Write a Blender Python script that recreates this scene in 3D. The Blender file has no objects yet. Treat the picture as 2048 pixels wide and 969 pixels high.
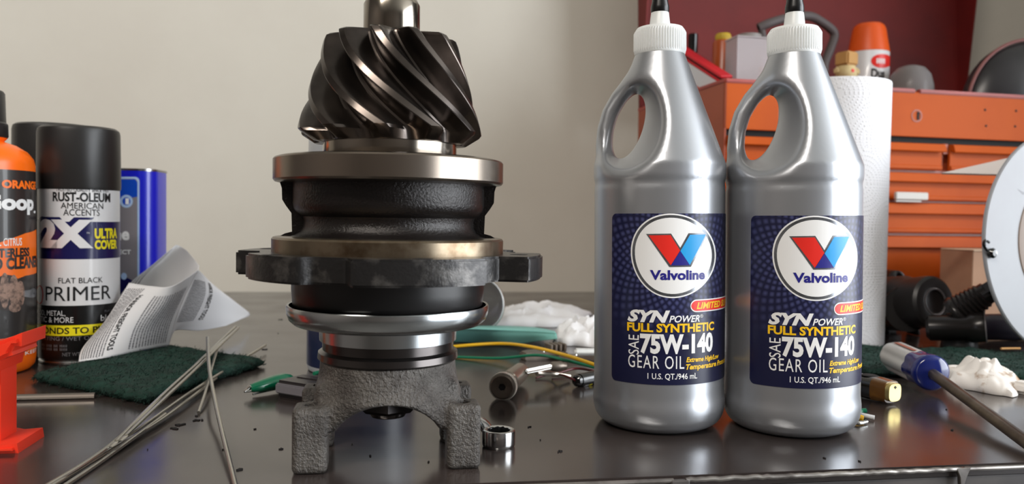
import bpy, bmesh, math, random
import numpy as np
from mathutils import Vector, Matrix, noise
# ------------------------------------------------------------------ camera, world, light
SC = bpy.context.scene
COL = SC.collection
CM = 0.01                                   # all shapes below are in centimetres
F, CX, CY = 1577.0, 1024.0, 484.5           # focal length and centre in photo pixels
CAM = Vector((0, 0, 12.0))
YAW, PITCH, ROLL = math.radians(9.0), math.atan(51.5 / F), 0.015
fw = Vector((math.sin(YAW) * math.cos(PITCH), math.cos(YAW) * math.cos(PITCH), -math.sin(PITCH)))
r0 = Vector((math.cos(YAW), -math.sin(YAW), 0))
u0 = r0.cross(fw)
RT = r0 * math.cos(ROLL) + u0 * math.sin(ROLL)
UP = u0 * math.cos(ROLL) - r0 * math.sin(ROLL)
cd = bpy.data.cameras.new('camera'); cam = bpy.data.objects.new('camera', cd); COL.objects.link(cam)
cam.matrix_world = Matrix(((RT.x, UP.x, -fw.x, 0), (RT.y, UP.y, -fw.y, 0), (RT.z, UP.z, -fw.z, 0.12), (0, 0, 0, 1)))
cd.sensor_width = 36; cd.lens = 36 * F / 2048; cd.clip_start = 0.01
cd.dof.use_dof = True; cd.dof.focus_distance = 0.42; cd.dof.aperture_fstop = 12
SC.camera = cam
w = bpy.data.worlds.new('world'); SC.world = w; w.use_nodes = True
w.node_tree.nodes['Background'].inputs[0].default_value = (0.80, 0.88, 1.0, 1)
w.node_tree.nodes['Background'].inputs[1].default_value = 1.0
def area(name, loc, rot, sx, sy, power, col):
    l = bpy.data.lights.new(name, 'AREA'); l.shape = 'RECTANGLE'; l.size = sx; l.size_y = sy
    l.energy = power; l.color = col
    o = bpy.data.objects.new(name, l); COL.objects.link(o); o.location = loc; o.rotation_euler = rot
    return o
# daylight coming in through the open garage door on the right
area('door_daylight', (2.62, -0.75, 0.55), (0, math.radians(90), 0), 2.1, 2.7, 118, (0.93, 0.97, 1.0))
# added warm fill light overhead, with no lamp fixture behind it
area('overhead_fill', (-0.9, -0.9, 1.62), (0, 0, 0), 1.2, 0.16, 40, (1.0, 0.93, 0.84))
SC.view_settings.view_transform = 'Standard'; SC.view_settings.look = 'None'
SC.view_settings.gamma = 1; SC.view_settings.use_curve_mapping = False
SC.view_settings.exposure = 0.40

# ------------------------------------------------------------------ from photo pixels to places
def ray(px, py): return fw + RT * ((px - CX) / F) - UP * ((py - CY) / F)
def G(px, py, z=0.0):
    d = ray(px, py); return CAM + d * ((z - 12.0) / d.z)
def W(px, py, D): return CAM + ray(px, py) * D
def PL(px, py, p0, n):
    d = ray(px, py); return CAM + d * ((Vector(p0) - CAM).dot(n) / d.dot(n))
def CYL(px, py, c, R):
    """where the ray through a pixel meets an upright cylinder: angle (0 = towards -Y) and height"""
    d = ray(px, py); ox, oy = CAM.x - c[0], CAM.y - c[1]
    a = d.x**2 + d.y**2; b = ox*d.x + oy*d.y; q = ox*ox + oy*oy - R*R
    s = max(b*b - a*q, 0); t = (-b - math.sqrt(s)) / a
    p = CAM + d * t
    return math.atan2(p.x - c[0], -(p.y - c[1])), p.z
def stand(xl, xr, yb, z=0.0):
    """axis position and radius of an upright round thing from its two sides and the front of its foot"""
    al, ar = math.atan((xl - CX) / F), math.atan((xr - CX) / F); ac, hf = (al + ar) / 2, (ar - al) / 2
    p = G(CX + F * math.tan(ac), yb, z); df = math.hypot(p.x, p.y); dist = df / (1 - math.sin(hf))
    return Vector((p.x / df * dist, p.y / df * dist, z)), dist * math.sin(hf)

# ------------------------------------------------------------------ materials
MATS = {}
def mat(name, col, rough=0.5, metal=0.0, var=None, bump=None, trans=0.0, emit=None, coat=0.0, ior=1.45, aniso=None, spots=None, alpha=1.0, sss=0):
    """var=(scale, colour2, lo, hi[, stretch]) ; bump=(scale, strength, distance_cm[, stretch]) ; spots=(scale, colour, lo, hi)"""
    if name in MATS: return MATS[name]
    m = bpy.data.materials.new(name); m.use_nodes = True; t = m.node_tree; b = t.nodes['Principled BSDF']; L = t.links.new
    def lin(c): return tuple(((x/12.92) if x <= 0.04045 else ((x+0.055)/1.055)**2.4) for x in c) + (1,)
    b.inputs['Base Color'].default_value = lin(col)
    b.inputs['Roughness'].default_value = rough; b.inputs['Metallic'].default_value = metal
    b.inputs['Transmission Weight'].default_value = trans; b.inputs['Coat Weight'].default_value = coat
    b.inputs['IOR'].default_value = ior; b.inputs['Alpha'].default_value = alpha
    if sss:
        b.inputs['Subsurface Weight'].default_value = sss; b.inputs['Subsurface Radius'].default_value = (0.004, 0.004, 0.004); b.inputs['Subsurface Scale'].default_value = 1
    tc = t.nodes.new('ShaderNodeTexCoord')
    def nz(scale, stretch=None, detail=6, rgh=0.6):
        n = t.nodes.new('ShaderNodeTexNoise'); n.inputs['Scale'].default_value = scale; n.inputs['Detail'].default_value = detail
        n.inputs['Roughness'].default_value = rgh
        mp = t.nodes.new('ShaderNodeMapping'); L(tc.outputs['Object'], mp.inputs[0])
        if stretch: mp.inputs['Scale'].default_value = stretch
        L(mp.outputs[0], n.inputs[0]); return n.outputs[0]
    colsock = None
    for k, v in enumerate([var, spots]):
        if not v: continue
        mr = t.nodes.new('ShaderNodeMapRange'); mr.inputs[1].default_value = v[2]; mr.inputs[2].default_value = v[3]
        L(nz(v[0], v[4] if len(v) > 4 else None), mr.inputs[0])
        mx = t.nodes.new('ShaderNodeMix'); mx.data_type = 'RGBA'
        L(mr.outputs[0], mx.inputs[0])
        if colsock: L(colsock, mx.inputs[6])
        else: mx.inputs[6].default_value = lin(col)
        mx.inputs[7].default_value = lin(v[1]); colsock = mx.outputs[2]
    if colsock: L(colsock, b.inputs['Base Color'])
    if bump:
        bp = t.nodes.new('ShaderNodeBump'); bp.inputs['Strength'].default_value = bump[1]; bp.inputs['Distance'].default_value = bump[2] * CM
        L(nz(bump[0], bump[3] if len(bump) > 3 else None, 4), bp.inputs['Height']); L(bp.outputs[0], b.inputs['Normal'])
    if emit:
        b.inputs['Emission Color'].default_value = lin(col); b.inputs['Emission Strength'].default_value = emit
    MATS[name] = m; m['pr'] = 1
    return m
def nodes_of(m): return m.node_tree, m.node_tree.nodes['Principled BSDF'], m.node_tree.links.new

# ------------------------------------------------------------------ mesh building
class MB:
    def __init__(s): s.v = []; s.f = []
    def add(s, vs, fs):
        o = len(s.v); s.v += [tuple(v) for v in vs]; s.f += [tuple(i + o for i in f) for f in fs]; return s
    def box(s, c, size, bev=0.0, rot=None, seg=1):
        bm = bmesh.new(); bmesh.ops.create_cube(bm, size=1)
        for v in bm.verts: v.co = Vector((v.co.x*size[0], v.co.y*size[1], v.co.z*size[2]))
        if bev: bmesh.ops.bevel(bm, geom=bm.edges[:], offset=bev, segments=seg, affect='EDGES')
        return s.bm(bm, c, rot)
    def bm(s, bm, c=(0,0,0), rot=None):
        bm.verts.index_update(); c = Vector(c)
        R = rot if rot is not None else Matrix.Identity(3)
        s.add([R @ v.co + c for v in bm.verts], [[v.index for v in f.verts] for f in bm.faces]); bm.free(); return s
    def lathe(s, prof, n=64, c=(0,0,0), rot=None, a0=0, a1=None, close=True):
        c = Vector(c); R = rot if rot is not None else Matrix.Identity(3)
        full = a1 is None; a1 = 2*math.pi if full else a1
        k = n if full else n + 1; P = []
        for (r, z) in prof:
            for i in range(k):
                a = a0 + (a1 - a0) * i / n
                P.append(R @ Vector((r*math.sin(a), -r*math.cos(a), z)) + c)
        fs = []
        for j in range(len(prof) - 1):
            for i in range(n):
                i2 = (i + 1) % k if full else i + 1
                fs.append((j*k+i, j*k+i2, (j+1)*k+i2, (j+1)*k+i))
        if full and close:
            if prof[0][0] > 1e-4: fs.append(tuple(range(k))[::-1])
            if prof[-1][0] > 1e-4: fs.append(tuple((len(prof)-1)*k + i for i in range(k)))
        return s.add(P, fs)
    def tube(s, pts, r, n=10, cap=True, flat=1.0):
        pts = [Vector(p) for p in pts]; rs = r if isinstance(r, (list, tuple)) else [r]*len(pts)
        up = Vector((0.013, 0.021, 1)); P = []; fs = []; N = None
        for i, p in enumerate(pts):
            t = (pts[min(i+1, len(pts)-1)] - pts[max(i-1, 0)]).normalized()
            if N is None: N = t.cross(up); N = N.normalized() if N.length > 1e-3 else t.cross(Vector((1,0,0))).normalized()
            else: N = (N - t * N.dot(t)).normalized()
            B = t.cross(N)
            for k in range(n):
                a = 2*math.pi*k/n; P.append(p + N*math.cos(a)*rs[i] + B*math.sin(a)*rs[i]*flat)
        for i in range(len(pts)-1):
            for k in range(n):
                k2 = (k+1) % n; fs.append((i*n+k, i*n+k2, (i+1)*n+k2, (i+1)*n+k))
        if cap: fs.append(tuple(range(n))[::-1]); fs.append(tuple((len(pts)-1)*n+k for k in range(n)))
        return s.add(P, fs)
    def prism(s, out, z0, z1, bev=0.0, seg=2, fn=None):
        """outline (x,y) from z0 to z1; fn maps the finished points"""
        bm = bmesh.new(); a = [bm.verts.new((x, y, z0)) for x, y in out]; b = [bm.verts.new((x, y, z1)) for x, y in out]
        n = len(out); bm.faces.new(a[::-1]); bm.faces.new(b)
        for i in range(n): bm.faces.new((a[i], a[(i+1) % n], b[(i+1) % n], b[i]))
        bmesh.ops.recalc_face_normals(bm, faces=bm.faces[:])
        if bev:
            es = [e for e in bm.edges if abs(e.verts[0].co.z - e.verts[1].co.z) < 1e-6]
            bmesh.ops.bevel(bm, geom=es, offset=bev, segments=seg, affect='EDGES')
        if fn:
            for v in bm.verts: v.co = Vector(fn(v.co))
        return s.bm(bm)
    def build(s, name, m, parent=None, ang=35, recalc=True, loc=(0,0,0), uv=None):
        me = bpy.data.meshes.new(name); me.from_pydata([(x*CM, y*CM, z*CM) for x, y, z in s.v], [], s.f)
        if recalc:
            bm = bmesh.new(); bm.from_mesh(me); bmesh.ops.recalc_face_normals(bm, faces=bm.faces[:]); bm.to_mesh(me); bm.free()
        if uv is not None:
            l = me.uv_layers.new(name='UV')
            for lp in me.loops: l.data[lp.index].uv = uv[lp.vertex_index]
        me.polygons.foreach_set('use_smooth', [True]*len(me.polygons)); me.set_sharp_from_angle(angle=math.radians(ang))
        if m: me.materials.append(m)
        o = bpy.data.objects.new(name, me); COL.objects.link(o); o.location = Vector(loc)*CM
        if parent: o.parent = parent
        return o
def tag(o, label, cat, group=None, kind=None):
    o['label'] = label
    if cat: o['category'] = cat
    if group: o['group'] = group
    if kind: o['kind'] = kind
    return o
def thing(name, label, cat, loc=(0,0,0), rz=0.0, group=None):
    o = bpy.data.objects.new(name, None); COL.objects.link(o); o.empty_display_size = 0.01
    o.location = Vector(loc)*CM; o.rotation_euler = (0, 0, rz); return tag(o, label, cat, group)
def struct(o): o['kind'] = 'structure'; return o
def copy_tree(o, parent=None):
    c = o.copy(); COL.objects.link(c)
    if parent: c.parent = parent
    for ch in list(o.children): copy_tree(ch, c)
    return c
RZ = lambda a: Matrix.Rotation(a, 3, 'Z')
def align(d):
    """rotation taking +Z to d"""
    return Vector((0,0,1)).rotation_difference(Vector(d).normalized()).to_matrix()
def spline(pts, n=8):
    pts = [Vector(p) for p in pts]; out = []
    for i in range(len(pts)-1):
        p0 = pts[max(i-1,0)]; p1 = pts[i]; p2 = pts[i+1]; p3 = pts[min(i+2,len(pts)-1)]
        for k in range(n):
            t = k/n; out.append(0.5*((2*p1)+(p2-p0)*t+(2*p0-5*p1+4*p2-p3)*t*t+(3*p1-p0-3*p2+p3)*t**3))
    out.append(pts[-1]); return out
# implicit surfaces
def smin(a, b, k):
    h = np.clip(.5+.5*(b-a)/k, 0, 1); return b*(1-h)+a*h-k*h*(1-h)
def smax(a, b, k): return -smin(-a, -b, k)
def sdf_mesh(f, lo, hi, res):
    lo = np.array(lo, float); hi = np.array(hi, float); n = np.ceil((hi-lo)/res).astype(int)+1
    ax = [lo[i]+res*np.arange(n[i]) for i in range(3)]
    V = f(*np.meshgrid(*ax, indexing='ij')); S = V < 0
    cs = tuple(n-1); cnt = np.zeros(cs); acc = np.zeros(cs+(3,))
    base = np.stack(np.meshgrid(*[np.arange(c) for c in cs], indexing='ij'), -1).astype(float)
    sl = lambda o: tuple(slice(o[i], o[i]+cs[i]) for i in range(3))
    for a in range(3):
        for b0 in (0, 1):
            for b1 in (0, 1):
                o0 = [0,0,0]; oth = [i for i in range(3) if i != a]; o0[oth[0]] = b0; o0[oth[1]] = b1
                o1 = list(o0); o1[a] = 1
                A, B = V[sl(o0)], V[sl(o1)]; m = (A < 0) != (B < 0)
                t = np.where(m, A/np.where(m, A-B, 1), 0); p = base + np.array(o0); p[..., a] += t
                acc += p*m[..., None]; cnt += m
    act = cnt > 0; idx = -np.ones(cs, int); idx[act] = np.arange(act.sum())
    P = lo + res*acc[act]/cnt[act][:, None]; fs = []
    for a in range(3):
        b, c = [(1,2),(2,0),(0,1)][a]
        s0 = [slice(None)]*3; s1 = [slice(None)]*3; s0[a] = slice(0,-1); s1[a] = slice(1,None)
        m = S[tuple(s0)] != S[tuple(s1)]; I = np.argwhere(m); st = S[tuple(s0)][m]
        ok = (I[:, b] > 0) & (I[:, c] > 0) & (I[:, b] < n[b]-1) & (I[:, c] < n[c]-1); I = I[ok]; st = st[ok]
        def g(db, dc):
            J = I.copy(); J[:, b] += db; J[:, c] += dc; return idx[J[:,0], J[:,1], J[:,2]]
        q = np.stack([g(-1,-1), g(0,-1), g(0,0), g(-1,0)], 1); q[~st] = q[~st][:, ::-1]; fs.append(q)
    fs = np.concatenate(fs); e = res*0.15
    for _ in range(3):
        x, y, z = P.T; v = f(x, y, z)
        g = np.stack([f(x+e,y,z)-f(x-e,y,z), f(x,y+e,z)-f(x,y-e,z), f(x,y,z+e)-f(x,y,z-e)], 1)/(2*e)
        P = P - np.clip(v/np.maximum((g*g).sum(1), .2), -res*.5, res*.5)[:, None]*g
    m = MB(); m.v = [tuple(p) for p in P.tolist()]; m.f = [tuple(q) for q in fs.tolist()]
    return m
# lettering
def text2d(s, bold=0.0, shear=0.0, space=1.0):
    c = bpy.data.curves.new('t', 'FONT'); c.body = s; c.offset = bold; c.shear = shear; c.space_character = space
    c.resolution_u = 3; c.fill_mode = 'FRONT'
    o = bpy.data.objects.new('t', c); me = o.to_mesh()
    vs = [(v.co.x, v.co.y) for v in me.vertices]; fs = [tuple(p.vertices) for p in me.polygons]
    o.to_mesh_clear(); bpy.data.objects.remove(o); bpy.data.curves.remove(c)
    xs = [v[0] for v in vs]; ys = [v[1] for v in vs]; x0, x1, y0, y1 = min(xs), max(xs), min(ys), max(ys)
    return [((x-x0)/(x1-x0), (y-y0)/(y1-y0)) for x, y in vs], fs
def flat2d(vs, fs, box, step, fn):
    """stretch unit shape into box (u0,v0,u1,v1), slice every step along u so that it can bend, map by fn(u,v)"""
    u0, v0, u1, v1 = box; bm = bmesh.new()
    V = [bm.verts.new((u0+(u1-u0)*x, v0+(v1-v0)*y, 0)) for x, y in vs]
    for f in fs:
        try: bm.faces.new([V[i] for i in f])
        except ValueError: pass
    if step:
        lo = min(v.co.x for v in bm.verts); hi = max(v.co.x for v in bm.verts); k = lo + step
        while k < hi:
            bmesh.ops.bisect_plane(bm, geom=bm.verts[:]+bm.edges[:]+bm.faces[:], plane_co=(k,0,0), plane_no=(1,0,0)); k += step
    for v in bm.verts: v.co = Vector(fn(v.co.x, v.co.y))
    return MB().bm(bm)
def on_cyl(R): return lambda u, v: (R*math.sin(u), -R*math.cos(u), v)
def rot90(vs): return [(1-y, x) for x, y in vs]
# ------------------------------------------------------------------ the room
YW = 123.3; YF = 34.5
m_wall = mat('wall_paint', (0.84, 0.82, 0.775), 0.55, var=(2.2, (0.80, 0.775, 0.73), 0.42, 0.72), spots=(26, (0.60, 0.55, 0.48), 0.735, 0.80), bump=(60, 0.15, 0.05))
m_side = mat('side_paint', (0.40, 0.37, 0.35), 0.6)
m_floor = mat('concrete', (0.36, 0.35, 0.34), 0.5, var=(3, (0.28, 0.27, 0.26), 0.4, 0.7))
m_ceil = mat('ceiling_paint', (0.70, 0.69, 0.66), 0.7)
XL, XR, YB, ZF, ZC = -230, 262, -330, -90, 170
def slab(name, lo, hi, m):
    c = [(a+b)/2 for a, b in zip(lo, hi)]; s = [b-a for a, b in zip(lo, hi)]
    return struct(MB().box(c, s).build(name, m))
tag(slab('wall_back', (XL, YW, ZF), (XR, YW+10, ZC), m_wall), 'cream painted wall with scuffs behind the workbench', None)
tag(slab('wall_left', (XL-10, YB, ZF), (XL, YW+10, ZC), m_side), 'plain grey painted side wall of the shop', None)
tag(slab('wall_front', (XL-10, YB-10, ZF), (XR+10, YB, ZC), m_side), 'plain grey painted wall opposite the workbench', None)
tag(slab('floor', (XL-10, YB-10, ZF-10), (XR+10, YW+10, ZF), m_floor), 'grey concrete floor of the shop', None)
tag(slab('ceiling', (XL-10, YB-10, ZC), (XR+10, YW+10, ZC+10), m_ceil), 'pale painted ceiling of the shop', None)
# right wall with the open door between y=-215 and y=62
wr = MB().box(((XR+5), (YB-215)/2, (ZF+ZC)/2), (10, -215-YB, ZC-ZF)).box((XR+5, (62+YW)/2, (ZF+ZC)/2), (10, YW-62, ZC-ZF)).box((XR+5, -76.5, 166), (10, 277, 8))
tag(struct(wr.build('wall_right', m_side)), 'side wall with the open garage doorway', None)

# ------------------------------------------------------------------ workbench
m_bench = mat('bench_steel', (0.225, 0.195, 0.186), 0.2, 0.0, ior=1.9, var=(7, (0.165, 0.145, 0.145), 0.40, 0.66), spots=(70, (0.34, 0.31, 0.28), 0.68, 0.80), bump=(9, 0.04, 0.10))
t, b, L = nodes_of(m_bench)
tc = t.nodes.new('ShaderNodeTexCoord'); n = t.nodes.new('ShaderNodeTexNoise'); n.inputs['Scale'].default_value = 12; n.inputs['Detail'].default_value = 8
L(tc.outputs['Object'], n.inputs[0]); mr = t.nodes.new('ShaderNodeMapRange'); mr.inputs[1].default_value = .35; mr.inputs[2].default_value = .75
mr.inputs[3].default_value = .13; mr.inputs[4].default_value = .27; L(n.outputs[0], mr.inputs[0]); L(mr.outputs[0], b.inputs['Roughness'])
m_edge = mat('worn_edge_steel', (0.66, 0.64, 0.62), 0.32, 0.9, var=(30, (0.42, 0.40, 0.39), 0.4, 0.65), bump=(40, .3, .05))
m_angle = mat('bench_angle_iron', (0.27, 0.26, 0.26), 0.38, 0.2, var=(14, (0.36, 0.34, 0.33), 0.45, 0.7), bump=(30, .3, .05))
bench = thing('workbench', 'dark steel-topped workbench with worn bright front edge', 'workbench', (0, YF, 0))
MB().box((20, (YW-YF)/2+0.1, -0.3), (360, YW-YF-.4, 0.6)).build('bench_top', m_bench, bench)
def edge_run(x0, x1, seed):
    m = MB(); n = 60; rnd = random.Random(seed); P = []
    for i in range(n+1):
        x = x0+(x1-x0)*i/n; P.append((x, 0.02-0.04*rnd.random(), -0.10-0.05*rnd.random()))
    return m.tube(P, 0.12, 8)
edge_run(-160, 13.2, 1).build('front_edge', m_edge, bench)
edge_run(13.8, 28.0, 2).build('front_edge', m_edge, bench)
edge_run(28.2, 200, 3).build('front_edge', m_edge, bench)
MB().box((20, 0.55, -2.6), (360, 0.5, 4.2), .08).build('front_angle', m_angle, bench)
MB().box((20, 0.12, -1.75), (360, 0.55, 1.0), .12, seg=2).build('front_ledge', m_angle, bench)
MB().box((13.5, -.02, -.34), (0.9, .3, .5), .06).build('weld_tab', m_angle, bench)
MB().prism([(27.7,-.06),(28.5,-.02),(28.3,-.45),(28.12,-1.0),(27.95,-1.02),(27.9,-.5)], -.12, .12, .03, 1, lambda c: (c.x, c.z, c.y)).build('edge_chip', m_edge, bench)
for x in (-150, 190):
    for y in (4, 84): MB().box((x, y, -45.3), (5, 5, 89.4), .3).build('leg', m_angle, bench)

# ------------------------------------------------------------------ tool chest with open lid
CA = math.radians(3.5)
c0 = PL(1800, 450, W(1800, 450, 97), Vector((0,1,0))); c0 = W(1800, 450, 97)
cn = Vector((math.sin(CA), -math.cos(CA), 0)); cx = Vector((math.cos(CA), math.sin(CA), 0))
pc = PL(1447, 300, c0, cn); O = Vector((pc.x, pc.y, 0))
def CHX(px, py): return (PL(px, py, c0, cn) - O).dot(cx)
def CHZ(px, py): return PL(px, py, c0, cn).z
m_or = mat('chest_orange', (0.74, 0.33, 0.09), 0.5, ior=1.22, var=(5, (0.66, 0.27, 0.07), 0.45, 0.75), spots=(22, (0.78, 0.42, 0.2), 0.70, 0.78))
m_ords = mat('chest_side_paint', (0.64, 0.29, 0.17), 0.4, var=(5, (0.5, 0.22, 0.12), 0.4, 0.7))
m_blk = mat('gap_black', (0.06, 0.05, 0.05), 0.7)
m_lid = mat('lid_red', (0.46, 0.10, 0.09), 0.6, var=(3.5, (0.35, 0.07, 0.07), 0.45, 0.7), spots=(9, (0.25, 0.06, 0.06), 0.68, 0.76))
m_rim = mat('rim_worn_red', (0.68, 0.28, 0.24), 0.45, var=(10, (0.55, 0.22, 0.2), .4, .7))
m_steel = mat('bare_steel', (0.72, 0.71, 0.70), 0.3, 1.0)
CW, CDp = 56.0, 27.0
zt = CHZ(1790, 182)
chest = thing('tool_chest', 'orange-red metal tool chest with drawers and open lid', 'tool chest', O, CA)
body = MB().box((CW/2, CDp/2+.6, zt/2-.9), (CW-.3, CDp-.8, zt-1.9)).build('body', m_ords, chest)
MB().box((.15, CDp/2, zt/2), (.3, CDp, zt), .05).build('side_panel', m_ords, chest)
MB().box((CW-.15, CDp/2, zt/2), (.3, CDp, zt), .05).build('side_panel', m_ords, chest)
zb = CHZ(1790, 272)
MB().box((CW/2, .15, (zt+zb)/2), (CW, .3, zt-zb), .06).build('front_panel', m_or, chest)
for a, bb in ((0, CHX(1830, 186)), (CHX(1838, 186), CW)):
    MB().box(((a+bb)/2, .25, zt+.12), (bb-a, .9, .5), .12, seg=2).build('top_rim', m_rim, chest)
MB().box((.25, CDp/2, zt+.12), (.7, CDp, .5), .1).build('top_rim', m_rim, chest)
MB().box((CW/2, 1.1, zb-.5), (CW-.5, .3, 1.6)).build('gap_strip', m_blk, chest)
for px, py in ((1970,220),(2032,222),(1972,252),(2030,253)):
    MB().lathe([(0,.05),(.14,.04),(.16,0)], 12, (CHX(px,py), -.02, CHZ(px,py)), align((0,-1,0))).build('rivet', m_blk, chest)
MB().lathe([(.75,0),(.78,.05),(.6,.06),(.58,0)], 24, (CHX(1833,232), 0, CHZ(1833,232)), align((0,-1,0)), close=False).build('lock_ring', m_ords, chest)
MB().box((CHX(1836,232), -.03, CHZ(1836,232)), (.35, .1, .95), .03).build('lock_slot', m_blk, chest)
def drawer(xa, xb, y0, y1, ylip):
    """front with an angled pull lip along its top"""
    za, zl, zz = CHZ(1790, y0), CHZ(1790, ylip), CHZ(1790, y1)
    d = MB().box(((xa+xb)/2, .5, (za+zz)/2), (xb-xa, .4, za-zz-.15), .06).build('drawer', m_or, chest)
    w2 = xb-xa-.1; xm = (xa+xb)/2
    MB().prism([(.35, za-.05), (-.25, za-.18), (-.55, zl+.12), (-.42, zl), (.3, zl+.35)], -w2/2, w2/2, fn=lambda c: (c.z+xm, c.x, c.y)).build('pull_lip', m_or, d)
    MB().box((xm, .22, zz+.45), (w2, .3, .5), .08).build('bottom_fold', m_or, d)
xs = CHX(1893, 310)
drawer(.5, xs-.35, 283, 340, 302); drawer(xs+.75, CW-.5, 283, 340, 302)
drawer(.5, CW-.5, 343, 402, 364); drawer(.5, CW-.5, 404, 468, 428); drawer(.5, CW-.5, 471, 570, 496)
MB().box((xs+.1, .42, (CHZ(1790,283)+CHZ(1790,305))/2), (.75, .3, 1.3), .05).build('divider_tab', m_ords, chest)
MB().box((CW/2, .5, CHZ(1790,585)), (CW-1, .4, 1.6), .06).build('drawer', m_or, chest)
MB().box((CW/2, .1, 1.0), (CW, .4, 2.0), .1).build('base_rail', m_ords, chest)
# silver pull at the left end of the second drawer
dm = MB().box((0, -.9, 0), (4.6, .5, .95), .12).box((-.3,-.75,-.6), (3.6, .3, .25), .05)
dm.build('pull_sleeve', mat('pale_sleeve', (.80,.79,.77), .5), chest, loc=(CHX(1812, 393), 0, CHZ(1812, 393)))
lid = MB().box((CW/2, 0, 15), (CW, .3, 30), .05).build('lid', m_lid, chest, loc=(0, CDp-.2, zt))
lid.rotation_euler = (math.radians(-4), 0, 0)
for x in (.15, CW-.15):
    MB().prism([(0,0),(-.8,.5),(-6,30),(0,30)], x-.15, x+.15, fn=lambda c: (c.z, c.x, c.y)).build('lid_side', m_lid, lid)
MB().box((CW/2, -3, 30), (CW, 6.2, .3), .05).build('lid_top', m_lid, lid)

# ------------------------------------------------------------------ added tall cabinet out of view, blocks light from the lid and wall corner
m_blocker = mat('shade_blocker_grey', (0.30, 0.29, 0.29), 0.45)
blocker = thing('shade_blocker_cabinet', 'tall dark grey cabinet added out of view right of the chest to shade its lid', 'cabinet', (142, 91, 0))
MB().box((0, 0, 48), (44, 60, 95.8), .4).build('body', m_blocker, blocker)
for k in (-1, 1):
    d_ = MB().box((k*10.8, -30.6, 48), (21, 1.2, 92), .2).build('door', m_blocker, blocker); MB().box((k*2.2, -31.8, 48), (1, 1.2, 12), .3).build('handle', m_steel, d_)
# ------------------------------------------------------------------ gear oil bottles
BR = 3.80
m_sil = mat('silver_plastic', (0.67, 0.68, 0.70), 0.34, 0.78, bump=(900, .06, .01))
m_capw = mat('translucent_white_cap', (0.86, 0.87, 0.87), 0.35, sss=.4)
m_tipb = mat('black_tip', (0.05, 0.05, 0.055), 0.3)
m_white = mat('print_white', (0.92, 0.92, 0.92), 0.4)
m_yel = mat('print_yellow', (0.96, 0.76, 0.10), 0.4)
m_red = mat('print_red', (0.88, 0.16, 0.12), 0.4)
m_cyan = mat('print_cyan', (0.10, 0.60, 0.86), 0.4)
m_navy2 = mat('print_blue', (0.14, 0.13, 0.50), 0.4)
m_chr = mat('print_silver', (0.62, 0.63, 0.65), 0.25, .8, var=(30, (.35,.36,.38), .4, .62))
zs_ = np.array([0, .12, .35, .75, 1.2, 1.55, 1.85, 2.1, 13.75, 13.95, 14.1, 14.35, 15.1, 15.45, 22.0, 22.15, 22.6])
rs_ = np.array([2.7, 3.15, 3.48, 3.72, 3.81, 3.82, 3.78, 3.76, 3.76, 3.72, 3.72, 3.80, 3.80, 3.68, 1.42, 1.36, 1.36])
zz_ = np.arange(-1, 24, .03); rr_ = np.interp(zz_, zs_, rs_); kk_ = np.exp(-(np.arange(-9, 10)*.03/.10)**2); kk_ /= kk_.sum()
rr_ = np.convolve(np.pad(rr_, 9, 'edge'), kk_, 'valid')
HND = [(-.35,21.55),(-1.0,21.0),(-1.75,20.25),(-2.4,19.4),(-2.9,18.45),(-3.18,17.4),(-3.27,16.3),(-3.15,15.3),(-2.7,14.5)]
def f_bottle(x, y, z):
    z = np.where(z > 15, 15+(z-15)/.935, z)
    r = np.hypot(x, y); b = (r - np.interp(z, zz_, rr_))*.93
    b = smax(b, -z, .1); b = np.maximum(b, z-22.4)
    dx = x+1.80; dz = z-17.6; s, c = math.sin(.27), math.cos(.27); l = dx*s+dz*c; q = dx*c-dz*s
    ay = np.sqrt(y*y+.09)-.3; qa = .86+.44*ay; la = 2.08+.34*ay
    e = (np.sqrt((q/qa)**2+(l/la)**2)-1)*np.minimum(qa, la)
    b = smax(b, -e, .45)
    h = np.full_like(x, 9.)
    yy = y*.62
    for (x0, z0), (x1, z1) in zip(HND[:-1], HND[1:]):
        vx, vz = x1-x0, z1-z0; t = np.clip(((x-x0)*vx+(z-z0)*vz)/(vx*vx+vz*vz), 0, 1)
        h = np.minimum(h, np.sqrt((x-x0-vx*t)**2+yy**2+(z-z0-vz*t)**2)-.44)
    return smin(b, h, .34)
b1, _ = stand(1190, 1450, 878); b2, _ = stand(1451, 1722, 884)
b1 -= r0*.09; b2 -= r0*.14; b2 = b1 + (b2-b1).normalized()*max((b2-b1).length, 7.70)
bot = thing('gear_oil_bottle', 'silver gear oil bottle beside the pinion, navy label, left of the pair', 'bottle', b1, 0, 'gear oil bottles')
bb0 = sdf_mesh(f_bottle, (-4.2,-4.2,-.3), (4.2,4.2,22.8), .15).build('bottle_body', m_sil, bot, ang=60)
bb0.rotation_euler = (0, 0, -math.atan2(b1.x, b1.y))
def ribcap(r, z0, z1, n=60):
    m = MB(); k = n*4; P = []; fs = []
    pr = [(r*.98, z0, 0), (r, z0+.12, 0), (r*.995, z0+.3, 1), (r*.99, z1-.30, 1), (r*.975, z1-.16, 0), (r*.9, z1, 0), (.62, z1+.05, 0)]
    for (rad, z, rb) in pr:
        for i in range(k):
            a = 2*math.pi*i/k; d = .055*rb*(1 if i % 4 < 2 else -.4); P.append(((rad+d)*math.sin(a), -(rad+d)*math.cos(a), z))
    for j in range(len(pr)-1):
        for i in range(k): fs.append((j*k+i, j*k+(i+1) % k, (j+1)*k+(i+1) % k, (j+1)*k+i))
    fs.append(tuple(range(k))[::-1]); fs.append(tuple((len(pr)-1)*k+i for i in range(k)))
    return m.add(P, fs)
ribcap(1.47, 21.5, 23.05).build('cap', m_capw, bot, ang=30)
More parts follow.
